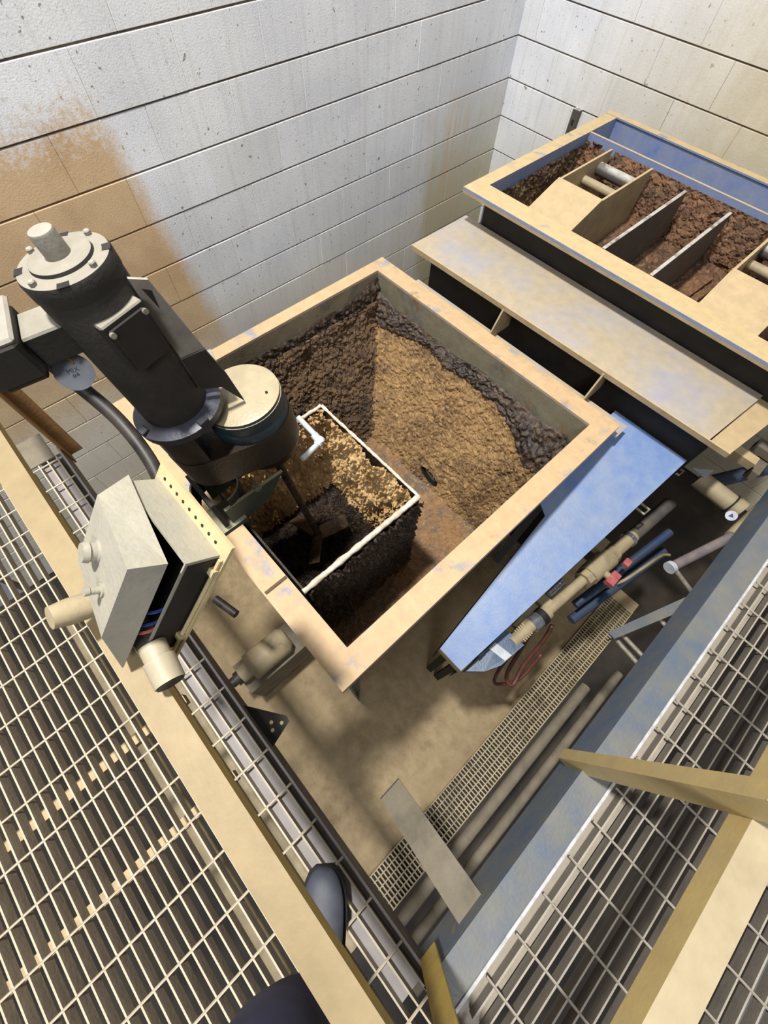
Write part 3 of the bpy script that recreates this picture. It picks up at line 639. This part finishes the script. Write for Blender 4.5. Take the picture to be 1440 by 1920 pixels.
# ---------------------------------------------------------------- guard rails (angle iron)
def angle(bm, p0, p1, axis, w, h, t=0.005, side=1):
    if axis == 'x':
        y = p0[1]; z = p0[2]
        bx(bm, (p0[0], y - w, z - t), (p1[0], y, z)); bx(bm, (p0[0], y - t, z - h), (p1[0], y, z - t))
    elif axis == 'y':
        x = p0[0]; z = p0[2]
        bx(bm, (x, p0[1], z - t), (x + w, p1[1], z)); bx(bm, (x, p0[1], z - h), (x + t, p1[1], z - t))
ra = empty('guard_rail', (-0.4, -0.23, 0), 'dusty tan guard rail crossing the left walkway in front of the boot', 'guard rail', 'walkway guard rails')
bm = bmesh.new(); angle(bm, (-1.7, -0.210, 0.52), (0.62, -0.210, 0.52), 'x', 0.049, 0.03); fin('rail', bm, m_rail, ra, bev=0.0015)
def vpost(x, y, z0, z1, mat, parent, w=0.045, sx=1, sy=1):
    bm = bmesh.new(); t = 0.006
    bx(bm, (min(x, x + sx*w), min(y, y + sy*t), z0), (max(x, x + sx*w), max(y, y + sy*t), z1)); bx(bm, (min(x, x + sx*t), min(y + sy*t, y + sy*w), z0), (max(x, x + sx*t), max(y + sy*t, y + sy*w), z1))
    fin('post', bm, mat, parent)
vpost(-1.435, -0.2362, -0.09, 0.56, m_post_rust, ra, 0.05, 1, 1)
vpost(0.43, -0.2362, -0.0, 0.515, m_rail, ra, 0.045, 1, 1)
rb = empty('guard_rail', (0.5, 0.5, 0), 'cream yellow guard rail and post standing on the right beam', 'guard rail', 'walkway guard rails')
bm = bmesh.new(); angle(bm, (0.484, -0.4, 0.52), (0.484, 2.2, 0.52), 'y', 0.049, 0.045); fin('rail', bm, m_rail_r, rb, bev=0.0015)
bm = bmesh.new(); bx(bm, (0.436, 0.328, -0.10), (0.483, 0.334, 0.60)); bx(bm, (0.4365, 0.334, -0.10), (0.4425, 0.362, 0.60)); bx(bm, (0.445, 0.334, -0.1), (0.4655, 0.362, -0.02)); fin('post', bm, m_rail_r, rb)

# short arm sticking out of the right beam
bm = bmesh.new(); prism(bm, [(0.19, -0.125, -0.30), (0.19, -0.045, -0.30), (0.47, -0.055, -0.045), (0.47, -0.135, -0.045)], (0.0, 0, -0.03))
tag(fin('support_arm', bm, paint('grey_arm', S(118, 110, 96), S(92, 84, 70), S(146, 136, 116), 0.7, 0.2), bev=0.004), 'grey dusty support arm running out from under the right beam', 'bracket')

# ---------------------------------------------------------------- feed table, screen box
body = empty('screen_stand', (-0.6, 2.4, FZ), 'dark steel stand carrying the table and screen box behind the hopper', 'stand')
slab('stand_panel', (-1.42, 1.715, FZ), (0.20, 1.725, -0.075), m_dark, body, 0)
slab('stand_panel', (-1.42, 1.7255, FZ), (-1.41, 3.15, -0.075), m_dark, body, 0)
slab('stand_panel', (0.19, 1.7255, FZ), (0.20, 3.15, -0.075), m_dark, body, 0)
slab('deck', (-1.409, 1.7265, -0.24), (0.189, 3.14, -0.225), m_dark, body, 0)
tb = empty('feed_table', (-0.65, 1.85, -0.05), 'wide flat dusty steel table in front of the screen box', 'table')
bm = bmesh.new(); prism(bm, [(-1.475, 1.612, -0.046), (0.172, 1.635, -0.046), (0.213, 2.02, -0.046), (-1.475, 2.02, -0.046)], (0, 0, 0.006)); fin('top_plate', bm, m_table, tb)
bm = bmesh.new(); prism(bm, [(-1.475, 1.605, -0.062), (0.26, 1.628, -0.062), (0.26, 1.634, -0.062), (-1.475, 1.611, -0.062)], (0, 0, 0.024)); fin('front_lip', bm, m_chute, tb)
bm = bmesh.new(); prism(bm, [(0.178, 1.636, -0.066), (0.26, 1.636, -0.066), (0.325, 2.10, -0.066), (0.22, 2.10, -0.066)], (0, 0, 0.006)); fin('end_shelf', bm, m_chute, tb)
for gx in (-0.865, -0.312):
    bm = bmesh.new(); prism(bm, [(gx, 1.545, RZ - .059), (gx, 1.714, RZ - .059), (gx, 1.714, -0.0475), (gx, 1.616, -0.0475)], (0.008, 0, 0)); fin('gusset', bm, m_chute, tb)

sc = empty('screen_box', (-0.6, 2.55, -0.075), 'blue dusty screen box with caked compartments and sloped chutes', 'screen')
QX0, QX1, QF, QFI, QM, QB, QZ = -1.445, 0.30, 1.915, 2.028, 2.90, 3.19, 0.14
slab('front_rim', (QX0, QF, QZ - .012), (QX1, QFI, QZ), m_screen, sc)
slab('front_lip', (QX0, QF, QZ - .026), (QX1, QF + .008, QZ - .0125), m_chute, sc)
slab('left_rim', (QX0, QFI + .0005, QZ - .0125), (QX0 + .073, QB, QZ - .0005), m_screen, sc)
slab('left_wall', (QX0 + .065, QFI + .001, -0.20), (QX0 + .073, QB, QZ - .013), m_screen, sc, 0)
slab('front_wall', (QX0 + .074, QFI, -0.20), (QX1, QFI + .008, QZ - .013), m_dark, sc, 0)
slab('middle_wall', (QX0 + .074, QM, -0.20), (QX1, QM + .014, QZ - .002), m_screen, sc)
slab('far_wall', (QX0 + .074, QB - .01, -0.075), (QX1, QB, QZ + .001), m_screen, sc, 0)
slab('far_rim', (QX0 + .0005, QB - .02, QZ - .006), (QX1, QB + .03, QZ + .0015), m_screen, sc)
slab('rear_floor', (QX0 + .074, QM + .015, -0.074), (QX1, QB - .011, -0.06), m_screen, sc, 0)
CB = -0.17
slab('right_wall', (QX1 + .0005, QFI + .001, -0.20), (QX1 + .0085, QB, QZ - .002), m_screen, sc, 0)
crust('caked_floor', [(QX0 + .075, QFI + .009, CB), (QX1, QFI + .009, CB), (QX1, QM - .001, CB + .05), (QX0 + .075, QM - .001, CB + .05)], (0, 0, 1), 220, 120, m_crust_s, sc, 0.9)
crust('caked_wall', [(QX0 + .075, QM - .001, QZ - .03), (QX1, QM - .001, QZ - .03), (QX1, QM - .09, CB), (QX0 + .075, QM - .09, CB)], (0, -1, 0.3), 200, 60, m_crust_s, sc, 1.0, lambda p, u, v: -0.02 if noise.noise(V((p.x * 7, 0, p.z * 7))) > 0.28 else 0.003)
crust('caked_wall', [(QX0 + .074, QFI + .01, QZ - .06), (QX0 + .074, QM, QZ - .045), (QX0 + .09, QM, CB), (QX0 + .09, QFI + .01, CB)], (1, 0, 0), 120, 40, m_crust_l, sc, 0.8)
def side_plate(x, t, parent, mat=m_chute):
    bm = bmesh.new(); prism(bm, [(x, 2.84, QZ - .004), (x, 2.335, QZ - .004), (x, 2.045, QZ - .10), (x, 2.045, CB), (x, 2.84, CB)], (t, 0, 0)); return fin('chute_side', bm, mat, parent)
def chute(x0, x1):
    side_plate(x0, 0.012, sc); side_plate(x1 - .012, 0.012, sc)
    bm = bmesh.new(); prism(bm, [(x0 + .0005, 2.36, QZ - .003), (x1 - .0005, 2.36, QZ - .003), (x1 - .0005, 2.04, QZ - .105), (x0 + .0005, 2.04, QZ - .105)], (0, 0, 0.006)); fin('chute_cover', bm, m_chute, sc)
    bm = bmesh.new(); cyl(bm, (x0 + .014, 2.62, 0.06), (x1 - .014, 2.62, 0.06), 0.02, n=16); fin('feed_roller', bm, m_tanpipe, sc, smooth='auto')
    bm = bmesh.new(); bx(bm, (x0 + .03, 2.50, 0.0), (x1 - .04, 2.57, 0.035)); fin('feed_block', bm, m_chute, sc, bev=.004)
    bm = bmesh.new(); cyl(bm, (x0 + .014, 2.75, 0.075), (x1 - .014, 2.75, 0.075), 0.03, n=16); fin('feed_roller', bm, m_part, sc, smooth='auto')
chute(-1.19, -0.925); chute(-0.24, 0.03)
for x, m in ((-0.71, m_part), (-0.465, m_part)):
    bm = bmesh.new(); prism(bm, [(x, 2.78, QZ - .004), (x, 2.04, QZ - .004), (x, 2.04, CB), (x, 2.86, CB)], (0.016, 0, 0)); fin('partition', bm, m, sc, bev=.002)
for i in range(46):
    x = random.uniform(-0.36, -0.26); y = random.uniform(2.06, 2.2); r = random.uniform(.006, .012)
    bm = bmesh.new(); bmesh.ops.create_icosphere(bm, subdivisions=1, radius=r)
    for v in bm.verts: v.co *= random.uniform(.7, 1.25)
    for v in bm.verts: v.co += V((x, y, CB + 0.02 + random.uniform(0, .012)))
    fin('sludge_crumb', bm, m_crust_tub, sc)
for bxx in (-0.39, -0.345):
    bm = bmesh.new(); prism(bm, [(bxx, 2.06, CB + .02), (bxx + .02, 2.06, CB + .02), (bxx + .07, 2.7, CB + .05), (bxx + .05, 2.7, CB + .05)], (0, 0, .02)); fin('scraper_bar', bm, m_crust_s, sc)
# strut on the far wall
st = empty('wall_strut', (-1.56, WY - .02, 0), 'small slotted grey strut on the far wall behind the screen corner', 'strut')
slab('channel', (-1.76, WY - 0.042, -0.9), (-1.71, WY - 0.002, 0.03), m_part, st)
slab('slot', (-1.744, WY - 0.0425, -0.05), (-1.726, WY - 0.0421, -0.02), m_dark, st, 0); slab('slot', (-1.744, WY - 0.0425, -0.11), (-1.726, WY - 0.0421, -0.08), m_dark, st, 0)

# ---------------------------------------------------------------- blue sloping plate beside the hopper
hz = lambda y: CZ - (1.5 + (1.69 - y) * 0.275)
bp = empty('blue_trough', (0.03, 1.0, FZ), 'bright blue sloping trough plate beside the hopper', 'trough')
poly = [(0.002, 0.403), (0.125, 0.402), (0.186, 1.70), (-0.185, 1.70), (-0.185, 1.18), (-0.075, 1.12)]
bm = bmesh.new(); prism(bm, [(x, y, hz(y)) for x, y in poly], (0, 0, -0.006)); fin('top_sheet', bm, m_blue, bp)
bm = bmesh.new(); prism(bm, [(0.002, 0.402, hz(.402) - .006), (0.125, 0.402, hz(.402) - .006), (0.125, 0.402, hz(.402) - .07), (0.002, 0.402, hz(.402) - .07)], (0, 0.006, 0)); fin('end_face', bm, m_chute, bp)
bm = bmesh.new(); prism(bm, [(0.002, 0.41, hz(.41) - .0065), (-0.073, 1.12, hz(1.12) - .0065), (-0.073, 1.12, hz(1.12) - .3), (0.002, 0.41, hz(.41) - .3)], (0.005, 0, 0)); fin('inner_side', bm, m_dark, bp)
bm = bmesh.new(); prism(bm, [(0.12, 0.41, hz(.41) - .0065), (0.18, 1.69, hz(1.69) - .0065), (0.18, 1.69, hz(1.69) - .3), (0.12, 0.41, hz(.41) - .3)], (0.005, 0, 0)); fin('outer_side', bm, m_dark, bp)
for xx, yy in ((0.03, 0.5), (0.10, 0.5), (0.0, 1.55), (0.14, 1.55)):
    slab('leg', (xx, yy, FZ), (xx + .04, yy + .04, hz(yy) - .02), m_dark, bp, 0)

# ---------------------------------------------------------------- pipework right of the trough
def H(x, y, h): return V((x, y, CZ - h))
vr = empty('valve_pipe', H(0.27, 1.2, 2.0), 'tan dusty pipe run with ball valve beside the blue trough', 'pipe')
a0, a1 = H(0.215, 0.80, 1.92), H(0.315, 1.86, 1.92)
def along(t): return a0.lerp(a1, t)
def seg(name, t0, t1, r, mat, n=18):
    bm = bmesh.new(); cyl(bm, along(t0), along(t1), r, n=n); return fin(name, bm, mat, vr, smooth='auto')
seg('pipe', 0.10, 0.34, 0.026, m_tanpipe); seg('coupling', 0.0, 0.05, 0.040, m_chrome); seg('rubber_sleeve', 0.045, 0.075, 0.042, m_black); seg('coupling', 0.07, 0.10, 0.036, m_tanpipe)
seg('union_nut', 0.335, 0.375, 0.046, m_tanpipe, 8); seg('valve_body', 0.37, 0.52, 0.052, m_tanpipe); seg('union_nut', 0.515, 0.555, 0.046, m_tanpipe, 8)
seg('pipe', 0.55, 0.70, 0.034, m_tanpipe); seg('hose_clamp', 0.66, 0.68, 0.041, m_chrome); seg('grey_hose', 0.68, 1.0, 0.033, m_greyhose); seg('hose_barb', -0.12, 0.0, 0.028, m_tanpipe)
c = along(.44); bm = bmesh.new(); cyl(bm, c, c + V((0.075, -.02, 0.03)), 0.018, n=12); fin('valve_stem', bm, m_tanpipe, vr, smooth='auto')
bm = bmesh.new(); bx(bm, (c.x + .06, c.y - .055, c.z + .015), (c.x + .10, c.y + .02, c.z + .045)); fin('valve_handle', bm, m_red, vr, bev=.008, seg=2)
bm = bmesh.new(); bx(bm, (c.x + .07, c.y + .10, c.z - .0), (c.x + .10, c.y + .14, c.z + .02)); fin('handle_tab', bm, m_red, vr, bev=.006)
bm = bmesh.new(); bx(bm, (c.x - .075, c.y + .06, c.z - .02), (c.x - .035, c.y + .14, c.z + .03)); fin('valve_lug', bm, m_tanpipe, vr, bev=.012, seg=2)
so = empty('solenoid_valve', H(0.19, 1.0, 2.0), 'small bright steel solenoid cylinder next to the pipe', 'valve')
bm = bmesh.new(); lathe(bm, [(0.018, 0), (0.027, .01), (0.027, .05), (0.024, .053), (0.027, .056), (0.027, .085), (0.024, .088), (0.027, .091), (0.027, .115), (0.02, .12)], 22, Matrix.Translation(H(0.175, 0.965, 1.93)) @ V((0.06, 1, 0)).to_track_quat('Z', 'Y').to_matrix().to_4x4()); fin('coil', bm, m_chrome, so, smooth='auto')
bm = bmesh.new(); bx(bm, H(0.15, 0.90, 1.96), H(0.215, 0.955, 1.90)); fin('base_block', bm, m_tanpipe, so, bev=.004)
bm = bmesh.new(); bx(bm, H(0.155, 0.74, 1.95), H(0.185, 0.89, 1.91)); fin('conduit_body', bm, m_tanpipe, so, bev=.008)
nbx = empty('navy_box', H(0.2, 0.6, 1.95), 'navy blue instrument box with a white label below the trough', 'instrument box')
bm = bmesh.new(); prism(bm, [H(0.142, 0.43, 1.93), H(0.145, 0.69, 1.90), H(0.245, 0.70, 1.90), H(0.232, 0.56, 1.91), H(0.20, 0.49, 1.92)], (0, 0, -0.07)); fin('case', bm, m_navybox, nbx, bev=.003)
bm = bmesh.new(); prism(bm, [H(0.149, 0.575, 1.9105), H(0.232, 0.585, 1.9055), H(0.236, 0.625, 1.9035), H(0.149, 0.615, 1.9075)], (0, 0, 0.0035)); fin('label_plate', bm, m_label, nbx)
for k in range(5): 
    y = 0.715 + k * .012; bm = bmesh.new(); bx(bm, H(0.175, y, 1.95), H(0.24, y + .006, 1.90)); fin('terminal_fin', bm, m_tanpipe, nbx)
bm = bmesh.new(); tube(bm, smooth_path([H(0.235, 0.86, 2.0), H(0.27, 0.76, 2.1), H(0.33, 0.66, 2.3), H(0.39, 0.66, 2.35), H(0.36, 0.76, 2.3), H(0.33, 0.88, 2.15), H(0.30, 0.93, 2.05)]), 0.011, 10)
tag(fin('rubber_hose', bm, m_redhose, smooth=True), 'looped red-brown rubber hose hanging below the navy box', 'hose')
bm = bmesh.new(); tube(bm, smooth_path([H(0.25, 0.84, 2.02), H(0.26, 0.72, 2.15), H(0.29, 0.63, 2.3), H(0.33, 0.60, 2.35), H(0.40, 0.72, 2.38), H(0.38, 0.86, 2.25)]), 0.009, 10)
tag(fin('rubber_hose', bm, m_redhose, smooth=True), 'thinner inner red-brown hose loop by the valve pipe', 'hose')
bm = bmesh.new(); tube(bm, smooth_path([H(0.345, 1.22, 1.93), H(0.39, 1.32, 1.95), H(0.42, 1.45, 1.95), H(0.46, 1.62, 2.0), H(0.50, 1.70, 2.05)]), 0.008, 8)
tag(fin('tan_string', bm, m_tanpipe, smooth=True), 'thin tan cord trailing from the red valve handle', 'cord')
# large horizontal pipe, blue pipes and their clamps
lp = empty('cross_pipe', H(0.41, 1.79, 1.6), 'fat tan cross pipe with flange below the table corner', 'pipe')
bm = bmesh.new(); cyl(bm, H(0.29, 1.80, 1.63), H(0.50, 1.785, 1.63), 0.042, n=22); fin('pipe', bm, m_tanpipe, lp, smooth='auto')
bm = bmesh.new(); cyl(bm, H(0.455, 1.788, 1.63), H(0.462, 1.788, 1.63), 0.047, n=22); fin('joint_ring', bm, m_black, lp, smooth='auto')
bm = bmesh.new(); cyl(bm, H(0.47, 1.787, 1.63), H(0.505, 1.785, 1.63), 0.046, n=22); fin('end_collar', bm, m_tanpipe, lp, smooth='auto')
bm = bmesh.new(); prism(bm, [H(0.24, 1.80, 1.6), H(0.31, 1.84, 1.58), H(0.30, 1.77, 1.58)], (0, 0, -.004)); fin('torn_tag', bm, m_label, lp)
bt = empty('valve_button', H(0.47, 1.70, 1.62), 'white round valve button with a dark blue centre by the cross pipe', 'button')
dd = (V((0, 0, CZ)) - H(0.48, 1.70, 1.6)).normalized()
bm = bmesh.new(); cyl(bm, H(0.48, 1.70, 1.6), H(0.48, 1.70, 1.6) + dd * .02, 0.022, n=22); fin('cap', bm, m_label, bt, smooth='auto')
bm = bmesh.new(); cyl(bm, H(0.48, 1.70, 1.6) + dd * .0195, H(0.48, 1.70, 1.6) + dd * .022, 0.011, n=3); fin('centre_mark', bm, m_wire, bt)
for i, (p, q, r, m, lab) in enumerate((
    (H(0.36, 1.95, 1.75), H(0.62, 2.45, 1.75), 0.035, m_bluepipe, 'dark blue pipe slanting off beyond the cross pipe'),
    (H(0.33, 1.15, 2.15), H(0.42, 1.78, 2.0), 0.022, m_bluepipe, 'blue pipe running under the tan valve pipe'),
    (H(0.38, 1.12, 2.25), H(0.50, 1.82, 2.2), 0.026, m_bluepipe, 'lower blue-green pipe in the dark below the valve'),
    (H(0.429, 1.302, 1.62), H(0.54, 1.64, 1.62), 0.02, m_greypipe, 'dusky grey pipe arm with a white clamp near the right beam'),
    (H(0.535, 1.625, 1.62), H(0.566, 1.95, 1.60), 0.028, m_tanpipe, 'pale thick pipe end meeting the grey pipe arm'))):
    bm = bmesh.new(); cyl(bm, p, q, r, n=16); tag(fin('pipe', bm, m, smooth='auto'), lab, 'pipe')
ga = empty('angle_bracket', H(0.45, 1.1, 1.5), 'grey angle bracket with bolts jutting from the right beam', 'bracket')
bm = bmesh.new(); prism(bm, [H(0.394, 0.865, 1.6), H(0.425, 0.862, 1.6), H(0.612, 1.308, 1.6), H(0.581, 1.352, 1.6)], (0, 0, -.006)); fin('angle_leg', bm, m_beam, ga)
bm = bmesh.new(); prism(bm, [H(0.425, 0.862, 1.607), H(0.612, 1.308, 1.607), H(0.612, 1.308, 1.65), H(0.425, 0.862, 1.65)], (-.005, 0, 0)); fin('angle_leg', bm, m_bluepipe, ga)
for p, q in ((H(0.426, 0.899, 1.66), H(0.60, 0.876, 1.66)), (H(0.442, 0.932, 1.66), H(0.60, 0.915, 1.66)), (H(0.426, 1.309, 1.62), H(0.555, 1.298, 1.66)), (H(0.492, 1.099, 1.66), H(0.57, 1.09, 1.66))):
    bm = bmesh.new(); cyl(bm, p, q, 0.009, n=10); fin('long_bolt', bm, m_bolt, ga, smooth='auto')
bm = bmesh.new(); cyl(bm, H(0.424, 1.288, 1.62), H(0.43, 1.306, 1.62), 0.026, n=18); fin('white_clamp', bm, m_label, ga, smooth='auto')
for k in range(2):
    y = 1.72 + k * .32
    bm = bmesh.new(); tube(bm, [H(0.19, y - .2, 1.72), H(0.23, y - .2, 1.72), H(0.235, y - .16, 1.72), H(0.19, y - .16, 1.72)], .006, 8)
    tag(fin('pipe_clamp', bm, m_bolt), ('small tan pipe clamp just below the trough edge', 'small tan pipe clamp nearest the table corner')[k], 'clamp')
cl = empty('side_frame', H(0.42, 2.0, 1.5), 'blurred tan steel frame at the right below the table end', 'frame')
slab('member', (0.30, 1.90, -0.27), (0.40, 1.95, -0.23), m_chute, cl); slab('member', (0.36, 2.05, -0.30), (0.9, 2.10, -0.26), m_post_dark, cl)
slab('member', (0.42, 1.96, -0.36), (0.46, 3.1, -0.31), m_post_dark, cl)

# ---------------------------------------------------------------- things on the floor
tr = empty('trench_grate', (0.69, 0.5, FZ), 'fine-barred drain trench grate running along the floor', 'drain grate')
bm = bmesh.new()
y = -0.6
while y < 1.9: bx(bm, (0.60, y, FZ + .002), (0.795, y + 0.008, FZ + 0.02)); y += 0.022
o = fin('grate_bars', bm, m_trench, tr); o['kind'] = 'stuff'
for x in (0.597, 0.633, 0.672, 0.712, 0.752, 0.79): slab('long_bar', (x, -0.6, FZ + .002), (x + .006, 1.9, FZ + .021), m_trench, tr, 0)
slab('dark_bed', (0.60, -0.6, FZ + .0005), (0.795, 1.9, FZ + .0015), m_black, tr, 0)
for i, (x, h, r, lab) in enumerate(((0.70, 2.5, 0.028, 'tan pipe along the floor nearest the drain grate'), (0.79, 2.5, 0.024, 'second tan pipe beside the drain grate in the dark gap'), (0.86, 2.4, 0.03, 'pipe tucked close under the right beam'))):
    bm = bmesh.new(); cyl(bm, H(x, -0.55, h), H(x, 1.0 + .2 * i, h), r, n=14); tag(fin('floor_pipe', bm, m_post_dark, smooth='auto'), lab, 'pipe', 'pipes beside the drain grate')
pm = empty('floor_pump', (-0.7, -0.2, FZ), 'grey pump lying on the floor in front of the hopper', 'pump')
bm = bmesh.new(); tube(bm, [H(-0.675, -0.40, 2.62), H(-0.675, -0.34, 2.62), H(-0.675, -0.335, 2.62), H(-0.672, -0.1, 2.62), H(-0.672, -0.07, 2.62)], [.05, .05, .085, .085, .06], 24); fin('pump_casing', bm, m_tanpipe, pm, smooth='auto')
bm = bmesh.new(); tube(bm, [H(-0.675, -0.46, 2.62), H(-0.675, -0.43, 2.62), H(-0.675, -0.43, 2.62), H(-0.675, -0.40, 2.62)], [.03, .03, .042, .042], 20); fin('coupling', bm, m_hose, pm, smooth='auto')
slab('pump_base', (-0.77, -0.42, FZ), (-0.57, -0.02, CZ - 2.69), m_post_dark, pm)
bm = bmesh.new(); cyl(bm, H(-0.82, -0.185, 1.85), H(-0.70, -0.155, 1.85), 0.018, n=14); tag(fin('pipe_stub', bm, m_hose, smooth='auto'), 'dark pipe stub poking out under the control box', 'pipe')
for i, (y0, x0, x1, lab) in enumerate(((-0.52, -1.2, 0.5, 'long tan pipe under the left grating nearest the rail'), (-0.75, -1.3, 0.4, 'long tan pipe under the left grating furthest from the rail'))):
    bm = bmesh.new(); cyl(bm, (x0, y0, -0.75), (x1, y0, -0.75), 0.03, n=14); tag(fin('under_pipe', bm, m_tanpipe, smooth='auto'), lab, 'pipe', 'pipes under the left grating')
for i, (xx, lab) in enumerate(((-0.42, 'pale joist under the left grating closest to the control box'), (-0.16, 'pale joist under the left grating closest to the boot'))):
    bm = bmesh.new(); bx(bm, (xx, -1.25, -0.115), (xx + .028, -0.36, -0.085)); tag(fin('joist', bm, m_chute), lab, 'joist', 'joists under the left grating')

# ---------------------------------------------------------------- the photographer's legs behind the rail
pe = empty('person', (0.32, -0.43, 0), 'person in navy trousers and grey boots standing behind the rail', 'person')
def legs():
    pts = [((0.315, -0.418, 0.085), .062), ((0.245, -0.385, 0.34), .08), ((0.20, -0.372, 0.52), .078), ((0.27, -0.48, 0.74), .09), ((0.36, -0.55, 0.92), .11), ((0.44, -0.58, 0.98), .125),
           ((0.54, -0.57, 0.92), .11), ((0.60, -0.53, 0.70), .088), ((0.585, -0.47, 0.50), .074), ((0.60, -0.50, 0.28), .066), ((0.61, -0.52, 0.085), .058), ((0.44, -0.585, 1.08), .13)]
    ed = [(0,1),(1,2),(2,3),(3,4),(4,5),(5,6),(6,7),(7,8),(8,9),(9,10),(5,11)]
    me = bpy.data.meshes.new('trousers'); me.from_pydata([p for p, r in pts], ed, []); o = bpy.data.objects.new('trousers', me); col.objects.link(o)
    m = o.modifiers.new('skin', 'SKIN')
    for i, (p, r) in enumerate(pts): me.skin_vertices[0].data[i].radius = (r, r)
    me.skin_vertices[0].data[5].use_root = True
    s = o.modifiers.new('sub', 'SUBSURF'); s.levels = 2; s.render_levels = 2
    dg = bpy.context.evaluated_depsgraph_get(); m2 = bpy.data.meshes.new_from_object(o.evaluated_get(dg)); bpy.data.objects.remove(o)
    for v in m2.vertices:                     # cloth folds
        v.co += V((1, .4, 0)) * 0.006 * noise.noise(v.co * 14) + V((0, 1, 0)) * .006 * noise.noise(v.co * 9 + V((4, 4, 4)))
        v.co -= pe.location
    m2.materials.clear(); m2.materials.append(m_denim)
    for p in m2.polygons: p.use_smooth = True
    t = bpy.data.objects.new('trousers', m2); col.objects.link(t); t.parent = pe
legs()
def boot(ax_, ay, ang):
    d = V((math.cos(ang), math.sin(ang), 0)); s = V((-d.y, d.x, 0)); c = V((ax_, ay, 0))
    prof = [(-0.085, .030, .075), (-0.07, .037, .10), (-0.03, .040, .115), (0.02, .042, .112), (0.06, .043, .092), (0.10, .047, .076), (0.14, .049, .066), (0.17, .045, .06), (0.195, .033, .05), (0.208, .016, .036)]
    bm = bmesh.new(); prev = None; n = 16
    for t, w, h in prof:
        ring = []
        for k in range(n):
            a = 2 * math.pi * k / n; cz = math.sin(a); z = 0.018 + (h - 0.018) * (0.5 + 0.5 * cz) ** 0.8
            ring.append(bm.verts.new(c + d * t + s * (w * math.cos(a) * (1.0 if cz < 0 else 0.98)) + V((0, 0, z))))
        if prev:
            for k in range(n): bm.faces.new((prev[k], prev[(k+1) % n], ring[(k+1) % n], ring[k]))
        else: bm.faces.new(ring[::-1])
        prev = ring
    bm.faces.new(prev)
    b = fin('boot', bm, m_boot, pe, smooth=True); md = b.modifiers.new('s', 'SUBSURF'); md.levels = 1; md.render_levels = 2
    bm = bmesh.new(); L = [c + d * t + s * (w + .004) for t, w, h in prof]; Rr = [c + d * t - s * (w + .004) for t, w, h in prof]
    prism(bm, [p + V((0, 0, 0.004)) for p in L + Rr[::-1]], (0, 0, 0.02)); fin('boot_sole', bm, m_sole, pe, bev=.003)
boot(0.315, -0.415, math.radians(140)); boot(0.60, -0.53, math.radians(120))
